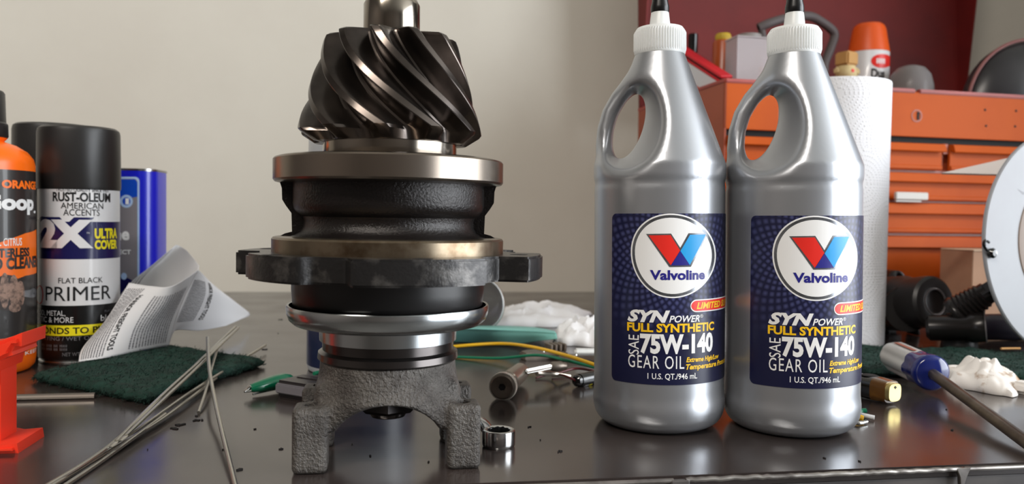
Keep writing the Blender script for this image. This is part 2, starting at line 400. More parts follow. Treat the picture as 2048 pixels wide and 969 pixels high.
MB().lathe([(.62,23.05),(.60,23.2),(.50,24.05),(.47,24.1),(.44,24.05)], 40).build('nozzle', m_capw, bot)
MB().lathe([(.48,23.9),(.53,24.0),(.53,24.3),(.46,24.6),(.40,26.6),(.34,26.9),(0,26.95)], 40).build('nozzle_tip', m_tipb, bot)
LC = (b1.x, b1.y); LR = 3.79
ph = lambda px, py: CYL(px, py, LC, LR)
la0 = ph(1228, 600)[0]; la1 = la0 + math.radians(128); lz0 = ph(1330, 771)[1]; lz1 = ph(1330, 427)[1]
oc = ph(1353, 512)
# label plate with rounded corners
def rr2d(u0, v0, u1, v1, ru, rv, n=6):
    P = []
    for cx_, cy_, a0 in ((u1-ru, v1-rv, 0), (u0+ru, v1-rv, 90), (u0+ru, v0+rv, 180), (u1-ru, v0+rv, 270)):
        for i in range(n+1):
            a = math.radians(a0+90*i/n); P.append((cx_+ru*math.cos(a), cy_+rv*math.sin(a)))
    return P
def patch(P, R, name, m, parent, step=.05, uv=False):
    bm = flat2d(P, [tuple(range(len(P)))], (0,0,1,1), step, lambda u, v: (u, v, 0))
    uvs = [(x, y) for x, y, _ in bm.v] if uv else None
    g = on_cyl(R); bm.v = [g(x, y) for x, y, _ in bm.v]
    return bm.build(name, m, parent, recalc=False, uv=uvs)
m_navy = mat('label_navy', (0.06, 0.07, 0.22), 0.36)
t, b, L = nodes_of(m_navy)
def mth(op, a, bb=None, c=None):
    n = t.nodes.new('ShaderNodeMath'); n.operation = op
    for i, v in enumerate((a, bb, c)):
        if v is None: continue
        if isinstance(v, (int, float)): n.inputs[i].default_value = v
        else: L(v, n.inputs[i])
    return n.outputs[0]
uvn = t.nodes.new('ShaderNodeUVMap'); uvn.uv_map = 'UV'; sp = t.nodes.new('ShaderNodeSeparateXYZ'); L(uvn.outputs[0], sp.inputs[0])
dx = mth('MULTIPLY', mth('SUBTRACT', sp.outputs[0], oc[0]), LR); dy = mth('SUBTRACT', sp.outputs[1], oc[1])
rad = mth('SQRT', mth('ADD', mth('MULTIPLY', dx, dx), mth('MULTIPLY', dy, dy))); th = mth('ARCTAN2', dy, dx)
lr = mth('LOGARITHM', mth('ADD', rad, .4), 2.0)
w1 = mth('ABSOLUTE', mth('SINE', mth('ADD', mth('MULTIPLY', th, 20), mth('MULTIPLY', lr, 14))))
w2 = mth('ABSOLUTE', mth('SINE', mth('SUBTRACT', mth('MULTIPLY', th, 20), mth('MULTIPLY', lr, 14))))
dm_ = mth('MULTIPLY', w1, w2); fd = t.nodes.new('ShaderNodeMapRange'); L(rad, fd.inputs[0]); fd.inputs[1].default_value = 2.0; fd.inputs[2].default_value = 5.2; fd.inputs[3].default_value = .85; fd.inputs[4].default_value = 0
mx = t.nodes.new('ShaderNodeMix'); mx.data_type = 'RGBA'; L(mth('MULTIPLY', mth('POWER', dm_, 1.6), fd.outputs[0]), mx.inputs[0])
mx.inputs[6].default_value = (.006,.007,.035,1); mx.inputs[7].default_value = (.085,.095,.24,1); L(mx.outputs[2], b.inputs['Base Color'])
lab = patch(rr2d(la0, lz0, la1, lz1, .08, .3), LR, 'label', m_navy, bot, .05, True)
# round emblem: silver rings and white face, slightly egg shaped
def egg(px0, px1, py0, py1, tilt, k):
    P = []
    for i in range(64):
        a = 2*math.pi*i/64; ca, sa = math.cos(a), math.sin(a)
        x = (px1-px0)/2*k*ca; y = (py1-py0)/2*k*sa; x *= 1-.10*sa*(1 if ca < 0 else .2)
        xx = x*math.cos(tilt)-y*math.sin(tilt); yy = x*math.sin(tilt)+y*math.cos(tilt)
        P.append(ph((px0+px1)/2+xx, (py0+py1)/2+yy))
    return P
E = (1266, 1437, 428, 597)
patch(egg(*E, .25, 1.0), LR+.012, 'emblem_rim', m_white, lab)
patch(egg(*E, .25, .965), LR+.02, 'emblem_ring', m_chr, lab)
patch(egg(*E, .25, .90), LR+.028, 'emblem_face', m_white, lab)
zp = lambda x, y: ph(1220+x/5.383, 420+y/5.383)
def zpoly(pts, k, name, m): patch([zp(*p) for p in pts], LR+.028+.008*k, name, m, lab)
zpoly([(425,256),(692,256),(788,412),(878,256),(1078,256),(897,617),(668,617)], 1, 'emblem_outline', m_chr)
zpoly([(452,272),(686,272),(785,440),(683,598)], 2, 'emblem_stroke', m_red)
zpoly([(893,272),(1060,272),(885,598),(788,446)], 2, 'emblem_stroke', m_cyan)
zpoly([(786,443),(886,600),(684,600)], 3, 'emblem_stroke', m_navy2)
def ctext(s, box, m, name='lettering', parent=None, R=LR+.012, pf=None, bold=.0, shear=0., space=1., rot=False, sx=.05):
    """lettering wrapped on a round thing; box in photo pixels"""
    x0, y0, x1, y1 = box; pf = pf or ph
    u0 = pf(x0, (y0+y1)/2)[0]; u1 = pf(x1, (y0+y1)/2)[0]; v1 = pf((x0+x1)/2, y0)[1]; v0 = pf((x0+x1)/2, y1)[1]
    vs, fs = text2d(s, bold, shear, space)
    if rot: vs = rot90(vs)
    mb = flat2d(vs, fs, (u0, v0, u1, v1), sx, on_cyl(R)); return mb.build(name, m, parent, recalc=False)
for s, bx, m, kw in (
    ('Valvoline', (1305,541,1414,561), m_navy2, dict(bold=.035, R=LR+.04)),
    ('SYN', (1259,620,1344,645), m_white, dict(bold=.05, shear=.3)), ('POWER', (1342,632,1403,646), m_white, dict(bold=.02, shear=.25)),
    ('®', (1404,630,1410,637), m_white, dict()),
    ('FULL SYNTHETIC', (1258,648,1431,666), m_yel, dict(bold=.035)), ('SAE', (1260,669,1281,708), m_white, dict(rot=True)),
    ('75W-140', (1283,669,1428,710), m_white, dict(bold=.045)), ('GEAR OIL', (1259,712,1371,738), m_white, dict(space=1.15)),
    ('Extreme High/Low', (1375,714,1439,727), m_yel, dict(bold=.03, shear=.25)), ('Temperature Protection', (1374,727,1455,741), m_yel, dict(bold=.03, shear=.25)),
    ('1 U.S. QT./946 mL', (1297,748,1396,762), m_white, dict(bold=.01))):
    ctext(s, bx, m, parent=lab, **kw)
lp0 = ph(1385, 612); lp1 = ph(1440, 612); pr = (lp1[0]-lp0[0])
zq0, zq1 = ph(1410, 625)[1], ph(1410, 600)[1]
patch(rr2d(lp0[0], zq0, lp0[0]+pr*1.75, zq1, .10, (zq1-zq0)/2*.99), LR+.012, 'badge_border', m_white, lab)
patch(rr2d(lp0[0]+.012, zq0+.06, lp0[0]+pr*1.75-.012, zq1-.06, .095, (zq1-zq0)/2*.88), LR+.02, 'badge', m_red, lab)
vs, fs = text2d('LIMITED SLIP', .03, .25); u_ = ph(1397, 612)[0]
flat2d(vs, fs, (u_, zq0+.16, lp0[0]+pr*1.62, zq1-.16), .05, on_cyl(LR+.028)).build('lettering', m_yel, lab, recalc=False)
bot2 = copy_tree(bot); bot2.location = b2*CM
tag(bot2, 'silver gear oil bottle in front of the paper towel roll, navy label', 'bottle', 'gear oil bottles')
# turn the second bottle so that its label starts where the photo shows it
lean = Matrix.Rotation(-.016, 3, Vector((fw.x, fw.y, 0)))        # both stand a touch out of plumb
bot2.rotation_euler = (lean @ RZ(CYL(1505, 600, (b2.x, b2.y), LR)[0] - la0)).to_euler()
bot.rotation_euler = lean.to_euler()
# ------------------------------------------------------------------ pinion with its bearing carrier and yoke
AX = W(779, 520, 39.0); AX = Vector((AX.x, 39.6, 0))
DP = (AX - CAM).dot(fw) + .0
hn = Vector((fw.x, fw.y, 0)).normalized()
zp_ = lambda y, x=782: PL(x, y, AX, hn).z
rp = lambda w_: w_/2/F*DP
m_shaft = mat('ground_steel', (0.56, 0.53, 0.49), 0.16, 1.0, bump=(40, .05, .02, (1,1,8)))
m_gear = mat('dark_gear_steel', (0.38, 0.35, 0.33), 0.24, 0.95, var=(18, (0.16, 0.145, 0.14), .4, .7), bump=(60, .06, .02))
m_disc = mat('turned_steel', (0.53, 0.49, 0.45), 0.27, 1.0, bump=(30, .06, .02, (.4,.4,14)), spots=(60, (.25,.22,.2), .72, .78))
m_cast = mat('oily_black_casting', (0.115, 0.10, 0.095), 0.22, 0.35, bump=(900, .55, .07), var=(12, (.07,.06,.06), .4, .7))
m_ring2 = mat('stained_steel', (0.50, 0.45, 0.38), 0.30, 0.95, var=(60, (.34,.27,.2), .45, .68), spots=(160, (.2,.12,.05), .66, .74), bump=(60, .1, .03))
m_flange = mat('oily_flange_iron', (0.17, 0.165, 0.165), 0.30, 0.55, var=(80, (.36,.35,.34), .52, .72), bump=(500, .35, .05))
m_collar = mat('black_seal_collar', (0.12, 0.115, 0.115), 0.34, 0.25, bump=(70, .12, .04))
m_shield = mat('zinc_dust_shield', (0.70, 0.715, 0.72), 0.22, 1.0, bump=(25, .05, .03))
m_dark2 = mat('worn_dark_steel', (0.30, 0.285, 0.28), 0.24, 0.95, bump=(50, .08, .02))
m_yoke = mat('rough_cast_iron', (0.37, 0.355, 0.34), 0.42, 0.55, var=(70, (.27,.255,.245), .4, .66), bump=(650, .95, .16))
pin = thing('pinion_gear', 'upright steel pinion gear with round bearing flange and rough iron yoke', 'gear', AX)
tp = -0.016
# shaft
zg1, zg0 = 20.75, 16.0
MB().lathe([(0,22.62),(rp(92),22.62),(rp(98),22.56),(rp(110),22.25),(rp(110),20.9),(rp(104),20.7),(rp(104),20.2)], 72).build('shaft', m_shaft, pin)
# helical teeth: one strip of points per tooth, swept down with a twist
def gear():
    NT = 11; prof = [(-.5,0),(-.42,.03),(-.34,.16),(-.27,.42),(-.20,.74),(-.15,.97),(-.12,1.0),(.06,1.0),(.09,.97),(.18,.74),(.27,.42),(.36,.16),(.43,.03)]
    prof = prof[:7]+[(-.03,1.0)]+prof[7:]
    K = len(prof); rings = []
    NZ = 44
    for j in range(NZ+1):
        s = j/NZ; z = zg1+(zg0-zg1)*s
        tipr = 3.12+(4.50-3.12)*(s**.93); root = 2.02+(3.52-2.02)*s
        rings.append((z, root, tipr, -math.radians(0)+math.radians(74)*(s**1.25)))
    P = []; fs = []; n = NT*K
    def ring(z, root, tipr, tw, dz=0):
        for i in range(NT):
            for (f, h) in prof:
                a = 2*math.pi*(i+f)/NT + tw; r = root+(tipr-root)*h; P.append((r*math.sin(a), -r*math.cos(a), z+dz*h))
    # top end: slopes up to the shaft
    P2 = rings[0]
    for i in range(n): a = 2*math.pi*i/n; P.append((1.3*math.sin(a), -1.3*math.cos(a), P2[0]+.06))
    ring(P2[0], P2[1]-.05, P2[2]-.10, P2[3], -.12)
    for k, r_ in enumerate(rings): ring(r_[0]-(.06 if k == 0 else 0), r_[1], r_[2], r_[3], -.12*max(0, 1-k/4))
    z, root, tipr, tw = rings[-1]
    ring(z-.14, root-.03, tipr-.10, tw+.03); ring(z-.55, root-.1, 3.75, tw+.05); 
    for i in range(n): a = 2*math.pi*i/n; P.append((3.0*math.sin(a), -3.0*math.cos(a), z-.62))
    m = len(P)//n
    for j in range(m-1):
        for i in range(n): fs.append((j*n+i, j*n+(i+1) % n, (j+1)*n+(i+1) % n, (j+1)*n+i))
    return MB().add(P, fs)
g = gear().build('gear_teeth', m_gear, pin, ang=28); g.rotation_euler = (0, 0, math.radians(-14))
MB().lathe([(1.5,15.62),(3.18,15.62),(3.26,15.55),(3.26,14.85),(3.2,14.7)], 96).build('spacer_ring', m_shaft, pin)
RD = rp(446)
zd1, zd0 = zp_(320), zp_(369)
MB().lathe([(2.8,zd1-.02),(RD-.25,zd1),(RD-.06,zd1-.06),(RD,zd1-.14),(RD,zd0+.12),(RD-.08,zd0+.02),(RD-.25,zd0-.02),(4.4,zd0-.05)], 128).build('bearing_flange', m_disc, pin)
# carrier neck with a waist
RN = 4.66
zr1, zr0 = zp_(474), zp_(510)
MB().lathe([(RN-.3,zd0+.1),(RN-.02,zd0-.05),(RN,zd0-.3),(RN,12.45),(RN-.06,12.2),(RN-.25,11.98),(RN-.45,11.85),(RN-.52,11.65),(RN-.50,11.35),(RN-.35,11.1),(RN-.1,10.95),(RN+.2,zr1-.02),(RN+.2,zr0)], 128).build('carrier_neck', m_cast, pin)
for a in (-88, 84, 150, -150):                     # ribs joining the two rings
    o = MB().prism([(RN-.7,zd0+.02),(RD-.32,zd0+.02),(RD-.42,zd0-.3),(RD-.44,zd0-.85),(RD-.62,zd0-1.15),(RN+.05,zd0-1.5),(RN+.02,11.1),(RN+.35,zr1+.12),(RN+.6,zr1-.02),(RN-.7,zr1-.02)], -.16, .16, fn=lambda c: (c.x, c.z, c.y)).build('carrier_rib', m_cast, pin)
    o.rotation_euler = (0, 0, math.radians(a-90))
RG = rp(450)
MB().lathe([(4.3,zr1),(RG-.25,zr1),(RG-.08,zr1-.03),(RG,zr1-.12),(RG,zr0-.1)], 128).build('pilot_ring', m_ring2, pin)
# lobed mounting flange
zf1, zf0 = zp_(504), zp_(551)
def flange_outline():
    P = []; N = 360
    for i in range(N):
        a = 360*i/N; r = 6.25
        for c, hw, R in ((12,26,7.05),(72,17,7.6),(130,17,7.5),(190,20,7.4),(252,17,7.4),(-52,19,6.9)):
            d = abs((a-c+180) % 360-180); k = min(max((hw+3.5-d)/5.0, 0), 1); k = k*k*(3-2*k); r = max(r, 6.25+(R-6.25)*k)
        P.append((r*math.sin(math.radians(a)), -r*math.cos(math.radians(a))))
    return P
fl = MB().prism(flange_outline(), zf0, zf1, .10, 2).build('mounting_flange', m_flange, pin, ang=40)
for a in (12, 72, 130, 190, 250, -52):
    MB().lathe([(.45,zf1+.004),(.42,zf1+.012),(0,zf1+.012)], 20, (6.5*math.sin(math.radians(a)), -6.5*math.cos(math.radians(a)), 0)).build('bolt_hole', m_blk, fl)
RC = rp(376)
MB().lathe([(RC,zf0+.05),(RC,zp_(578)),(RC-.06,zp_(606)),(RC-.2,zp_(616)),(3.2,zp_(616))], 128).build('seal_collar', m_collar, pin)
RS = rp(396)
zs1 = zp_(607)
MB().lathe([(RS-.14,zs1-.02),(RS-.04,zs1),(RS,zs1-.08),(RS-.04,zs1-.45),(RS-.14,zs1-.72),(RS-.36,zs1-.92),(RS-.75,zs1-1.02),(3.45,zs1-1.08),(3.38,zs1-1.12),(3.36,zs1-1.75),(3.2,zs1-1.80),(3.1,zs1-1.72),(3.1,zs1-1.0),(RS-.5,zs1-.85),(RS-.2,zs1-.45),(RS-.14,zs1-.02)], 128).build('dust_shield', m_shield, pin)
zh = zs1-1.78
MB().lathe([(3.0,zh+.3),(3.22,zh+.02),(3.22,zh-.42),(3.42,zh-.55),(3.45,zh-.85),(3.3,zh-.98)], 96).build('yoke_collar', m_dark2, pin)
zt_ = zh-.9
def box_d(x, y, z, c, h, r):
    q = [np.abs(v-cc)-hh+r for v, cc, hh in zip((x,y,z), c, h)]
    return np.sqrt(sum(np.maximum(k, 0)**2 for k in q))+np.minimum(np.maximum(np.maximum(q[0], q[1]), q[2]), 0)-r
LX, LY = 3.55, 2.15
def f_yoke(x, y, z):
    r = np.hypot(x, y); R = 3.32+.30*np.clip((zt_-z)/1.6, 0, 1)**2
    d = smax(r-R, np.maximum(z-zt_, 2.35-z), .15)
    ax_, ay_ = np.abs(x), np.abs(y)
    top = 3.05
    sh = box_d(x, ay_, z, (0, LY, 2.5), (3.2, .62, .65), .3)                  # ear bridge over the bore
    d = smin(d, sh, .45)
    leg = box_d(ax_, ay_, z, (LX, LY, 1.54), (.80-.0*z, .78, 1.54), .26)
    d = smin(d, leg, .14)
    web = box_d(ax_, ay_, z, (2.75, LY-.75, 3.1), (.6, .7, .9), .3); d = smin(d, web, .4)
    xb = np.abs(x)/2.62; zb_ = np.maximum(z-.9, 0)/2.35
    bore = np.maximum((np.sqrt(xb**2+zb_**2)-1)*2.0, -9)                        # U-shaped opening
    d = smax(d, -bore, .16)
    mid = np.maximum(ay_-1.25, z-2.9); mid = np.maximum(mid, ax_-3.9); d = smax(d, -mid, .25)
    for sx in (1,):
        hole = np.maximum(np.hypot(ax_-LX, ay_-LY-.02)-.30, 1.6-z); d = np.maximum(d, -hole)
    return d
yk = sdf_mesh(f_yoke, (-4.8,-4.1,-.3), (4.8,4.1,5.8), .115).build('yoke', m_yoke, pin, ang=50)
MB().lathe([(1.25,2.2),(1.4,2.35),(1.4,3.2),(.0,3.2)][::-1], 6).build('pinion_nut', m_dark2, yk)
MB().lathe([(0,1.9),(.85,1.95),(.9,2.05),(.9,3.0)], 32).build('threaded_end', m_dark2, yk)
# ------------------------------------------------------------------ spray cans on the left
m_capk = mat('black_plastic_cap', (0.135, 0.13, 0.13), 0.36)
m_canw = mat('can_label_white', (0.86, 0.86, 0.87), 0.35, .0, coat=.2)
m_cank = mat('can_label_black', (0.05, 0.05, 0.055), 0.3, coat=.2)
m_cann = mat('can_label_navy', (0.07, 0.07, 0.30), 0.3, coat=.2)
m_cany = mat('can_label_yellow', (0.92, 0.86, 0.12), 0.35)
m_ink = mat('ink_black', (0.06, 0.06, 0.07), 0.45)
m_grey = mat('ink_grey', (0.45, 0.45, 0.47), 0.45)
m_alu = mat('can_metal', (0.66, 0.66, 0.66), 0.25, 1.0)
cc, cr = stand(73, 243, 731); CR = cr*.975
cc = Vector((cc.x, cc.y, 0))
pc_ = lambda px, py: CYL(px, py, (cc.x, cc.y), CR)
zc = lambda y: pc_(155, y)[1]
can = thing('spray_paint_can', 'flat black primer spray can with white and navy label, black cap', 'spray can', cc)
zc1 = pc_(160, 378)[1]; ztop = PL(165, 256, cc, hn).z
MB().lathe([(CR-.25,0),(CR-.05,.05),(CR-.02,.2),(CR-.12,.32),(CR-.02,.45),(CR-.02,zc1-.1),(CR-.1,zc1+.1)], 96).build('can_body', m_alu, can)
MB().lathe([(CR-.05,zc1-.02),(CR+.06,zc1),(CR+.10,zc1+.2),(CR+.05,ztop-.5),(CR-.02,ztop-.2),(CR-.25,ztop-.02),(CR-.6,ztop),(0,ztop)], 96).build('cap', m_capk, can)
def band(z0, z1, R, m, name, parent, a0=-math.pi, a1=math.pi):
    P = [(a0, z0), (a1, z0), (a1, z1), (a0, z1)]
    return patch(P, R, name, m, parent, .08)
wl = band(zc(614), zc1-.04, CR, m_canw, 'label', can)
nb = band(zc(519), zc(444), CR+.012, m_cann, 'colour_band', wl)
band(zc(733)+.5, zc(612), CR+.012, m_cank, 'colour_band', wl); band(zc(672), zc(651), CR+.022, m_cany, 'colour_band', wl)
def ct(s, bx, m, **k): return ctext(s, bx, m, parent=wl, pf=pc_, R=CR+k.pop('dr', .03), sx=.06, **k)
for s, bx, m, k in (('TRUSTED QUALITY SINCE 1921', (112,377,216,385), m_ink, {}), ('RUST-OLEUM', (106,385,220,404), m_ink, dict(bold=.03)),
    ('AMERICAN', (122,406,206,418), m_ink, {}), ('ACCENTS', (127,419,199,432), m_ink, {}),
    ('2X', (76,434,190,502), m_cann, dict(bold=.12, dr=.02)), ('2X', (81,439,186,497), m_canw, dict(bold=.07)),
    ('ULTRA', (189,457,233,478), m_cany, dict(bold=.05)), ('COVER', (189,480,233,499), m_cany, dict(bold=.05)), ('TM', (173,465,179,468), m_canw, {}),
    ('FLAT BLACK', (117,556,205,567), m_ink, {}), ('PRIMER', (92,574,221,602), m_ink, {}),
    ('WOOD, METAL,', (55,621,131,633), m_canw, {}), ('PLASTIC & MORE', (38,634,147,645), m_canw, {}),
    ('FLAT', (209,620,221,624), m_grey, {}), ('black', (201,629,231,641), m_canw, dict(bold=.01)),
    ('BONDS TO PLASTIC', (82,655,238,668), m_ink, dict(bold=.02, dr=.034)), ('FAST DRYING / WET OR DRY', (70,674,215,682), m_grey, {}),
    ('NET WT', (125,706,160,713), m_grey, {})):
    ct(s, bx, m, **k)
for k_ in range(2): ct('IIII IIIII III IIIII', (84, 690+k_*7, 134, 695+k_*7), m_grey)
P = []
for i in range(40): a = 2*math.pi*i/40; P.append(pc_(80+7*math.cos(a), 590+19*math.sin(a)))
Q = []
for i in range(40): a = 2*math.pi*i/40; Q.append(pc_(80+5.6*math.cos(a), 590+17*math.sin(a)))
patch(P, CR+.02, 'seal_mark', m_red, wl); patch(Q, CR+.03, 'seal_mark', m_canw, wl)
# the second can, behind
c2 = W(112, 420, 70.5); c2 = Vector((c2.x, c2.y, 0)); z2 = PL(60, 251, c2, hn).z; R2 = 3.35
can2 = thing('spray_paint_can', 'black-capped spray can half hidden behind the primer can', 'spray can', c2)
MB().lathe([(R2-.3,0),(R2-.1,.05),(R2-.05,.2),(R2-.15,.35),(R2-.05,.5),(R2-.05,13.2),(R2-.1,13.3)], 72).build('can_body', m_cank, can2)
MB().lathe([(R2-.1,13.2),(R2+.02,13.25),(R2+.05,13.5),(R2,z2-.5),(R2-.08,z2-.15),(R2-.3,z2),(0,z2)], 72).build('cap', m_capk, can2)

# ------------------------------------------------------------------ orange hand cleaner
gc, gr = stand(-165, 74, 760)
m_orp = mat('orange_plastic', (0.97, 0.42, 0.06), 0.3, sss=.1)
m_glk = mat('cleaner_label_black', (0.17, 0.155, 0.15), 0.3, coat=.3)
m_oro = mat('cleaner_label_orange', (0.98, 0.45, 0.10), 0.35)
pg = lambda px, py: CYL(px, py, (gc.x, gc.y), gr)
zg = lambda y: PL(40, y, gc, hn).z
goop = thing('hand_cleaner_bottle', 'orange bottle of hand cleaner with black label and black pump top', 'bottle', gc)
zsh = zg(330)
MB().lathe([(gr-.9,0),(gr-.35,.08),(gr-.08,.4),(gr,.9),(gr,zsh),(gr-.12,zsh+.5),(gr-.5,zsh+1.0),(gr-1.2,zsh+1.45),(gr-2.0,zsh+1.72),(1.85,zsh+1.98),(1.8,zsh+2.3),(0,zsh+2.3)], 96).build('bottle_body', m_orp, goop)
MB().lathe([(1.85,zsh+1.98),(1.92,zsh+2.1),(1.9,zg(248)),(1.78,zg(244)),(1.72,zg(186)),(1.6,zg(181)),(0,zg(181))], 64).build('pump_collar', m_capk, goop)
gl = band(zg(684), zg(342), gr+.012, m_glk, 'label', goop)
# orange sash
P = [pg(x, y) for x, y in ((-60,510),(-20,492),(20,478),(50,467),(72,458),(74,545),(50,552),(20,563),(-20,578),(-60,590))]
patch(P, gr+.022, 'colour_band', m_oro, gl)
def gt(s, bx, m, dr=.034, **k): return ctext(s, bx, m, parent=gl, pf=pg, R=gr+dr, sx=.05, **k)
gt('ORANGE', (3,361,70,378), m_oro, bold=.05); gt('Goop', (-42,388,66,430), m_white, bold=.05); gt('.', (66,422,70,427), m_white)
gt('NATURAL CITRUS', (-62,477,43,493), m_white, bold=.01); gt('WATERLESS', (-45,497,58,516), m_glk, bold=.05); gt('HAND CLEANER', (-75,516,72,541), m_glk, bold=.05)
m_skin = mat('print_hand', (0.62, 0.50, 0.44), 0.5, var=(260, (.24,.19,.17), .42, .66)); m_skin2 = mat('print_hand_dark', (0.22, 0.18, 0.17), 0.5)
def blob(cx_, cy_, rx, ry, m, dr, name):
    patch([pg(cx_+rx*math.cos(2*math.pi*i/24), cy_+ry*math.sin(2*math.pi*i/24)) for i in range(24)], gr+dr, name, m, gl)
blob(14, 586, 34, 36, m_skin2, .026, 'hand_print')
for x, y, rx, ry in ((-8,585,9,33),(9,582,9.5,36),(27,583,9.5,33),(40,588,8.5,26),(29,616,12,9)): blob(x, y, rx, ry, m_skin, .034, 'finger_print')
patch([pg(x, y) for x, y in ((46,582),(60,580),(66,576),(71,580),(72,588),(70,594),(63,596),(47,594))], gr+.034, 'wrench_print', m_chr, gl)
gt('KEEP', (50,701,72,708), m_white, dr=.02)

# ------------------------------------------------------------------ blue tin
m_blue = mat('tin_blue', (0.07, 0.10, 0.70), 0.28, coat=.3)
m_blue2 = mat('tin_label_blue', (0.03, 0.27, 0.72), 0.32); m_tgrey = mat('tin_label_grey', (0.50, 0.48, 0.50), 0.4); m_pale = mat('tin_pale_blue', (0.66, 0.76, 0.90), 0.4)
tn = W(193, 440, 78); tn = Vector((tn.x, tn.y, 0)); TW, TD, TR = 11.0, 6.0, 1.7
pr_ = PL(319, 400, tn, hn); ex = r0
TA = -YAW*.0
tr_ = (pr_-tn).dot(Vector((1,0,0))); tn.x += tr_-TW/2
tin = thing('solvent_tin', 'bright blue rectangular tin with grey panel, behind the spray can', 'tin', tn)
TZ = PL(290, 340, tn, hn).z
def rrect(w_, d_, r): return rr2d(-w_/2, -d_/2, w_/2, d_/2, r, r, 8)
MB().prism(rrect(TW, TD, TR), 0, TZ-.15, .05, 1).build('tin_body', m_blue, tin)
m = MB(); o_ = rrect(TW+.12, TD+.12, TR); m.prism(o_, TZ-.22, TZ, .05, 2); m.build('top_seam', m_alu, tin)
MB().prism(rrect(TW+.1, TD+.1, TR), 0, .2, .05, 1).build('base_seam', m_alu, tin)
MB().lathe([(1.4,TZ),(1.4,TZ+.6),(0,TZ+.6)], 32, (-3.4,0,0)).build('screw_cap', m_capk, tin)
yf = -TD/2
def TP(px, py, dy=.0):
    p = PL(px, py, (tn.x, tn.y+yf, 0), Vector((0,1,0))); return (p.x-tn.x, yf-dy, p.z)
def tpoly(pts, dy, name, m, parent): return MB().add([TP(x, y, dy) for x, y in pts], [tuple(range(len(pts)))]).build(name, m, parent, recalc=False)
def tround(x0, y0, x1, y1, r):
    return [(x, y) for x, y in rr2d(x0, y0, x1, y1, r, r)]
xlft = 110
tl = tpoly(tround(xlft, 354, 279, 620, 9), .008, 'label', m_pale, tin)
tpoly(tround(xlft+4, 358, 275, 616, 7), .014, 'label_panel', m_tgrey, tl)
tpoly([(xlft+4,365),(xlft+8,359),(270,359),(275,365),(275,394),(230,402),(xlft+4,420)], .020, 'label_panel', m_blue2, tl)
tpoly([(253+13*math.cos(i/5), 403+13*math.sin(i/5)) for i in range(31)], .026, 'badge', m_pale, tl)
tpoly([(253+8*math.cos(i/5), 403+8*math.sin(i/5)) for i in range(31)], .030, 'badge', m_blue2, tl)
def ttext(s, bx, m, bold):
    vs, fs = text2d(s, bold); x0, y0, x1, y1 = bx
    mb = flat2d(vs, fs, (0,0,1,1), None, lambda u, v: TP(x0+(x1-x0)*u, y1+(y0-y1)*v, .036)); mb.build('lettering', m, tl, recalc=False)
ttext('1', (251,397,258,409), m_white, .03); ttext('ne', (228,463,259,481), m_white, .04); ttext('ECT', (238,500,262,509), m_white, .03)
tpoly([(240+30*math.cos(i/4), 572+18*math.sin(i/4)) for i in range(25)], .022, 'picture', m_cann, tl)
tpoly([(248+6*math.cos(i/4), 553+7*math.sin(i/4)) for i in range(25)], .028, 'picture', m_pale, tl)

# ------------------------------------------------------------------ red plastic bracket in the corner
m_redp = mat('red_plastic', (0.90, 0.22, 0.13), 0.32, sss=.15, bump=(40, .1, .03))
rb = G(30, 905); rb = Vector((rb.x-.4, rb.y+1.2, 0))
br = thing('clamp_bracket', 'bright red plastic clamp body standing at the bench edge', 'clamp', rb)
def RP(px, py): p = PL(px, py, rb, Vector((0,1,0))); return (p.x-rb.x-.4, p.z)
def rprism(name, pts, y0, y1, bev, parent=br):
    q = [RP(*p) for p in pts]; q = [(x, max(z, 0.0)) for x, z in q]
    return MB().prism(q, y0, y1, bev, 2, lambda c: (c.x, c.z, c.y)).build(name, m_redp, parent)
zx = lambda x, y: (x/2.55, 560+y/2.55)
rprism('post', [(-150,690),(33,708),(33,880),(-150,885)], -.9, 1.1, .15)
rprism('post_web', [(-40,700),(20,712),(20,875),(-40,880)], -1.25, -.8, .12)
rprism('top_jaw', [(-150,700)]+[zx(*p) for p in ((0,322),(130,285),(217,250),(214,318),(182,318),(165,345),(172,362),(150,368),(104,392),(92,445),(40,450))]+[(-150,740)], -1.5, 1.6, .18)
rprism('foot', [(-150,878)]+[zx(*p) for p in ((0,812),(60,795),(100,802),(196,794),(204,888),(185,893),(150,895),(115,893),(60,912),(0,925))]+[(-150,940)], -1.6, 1.7, .18)

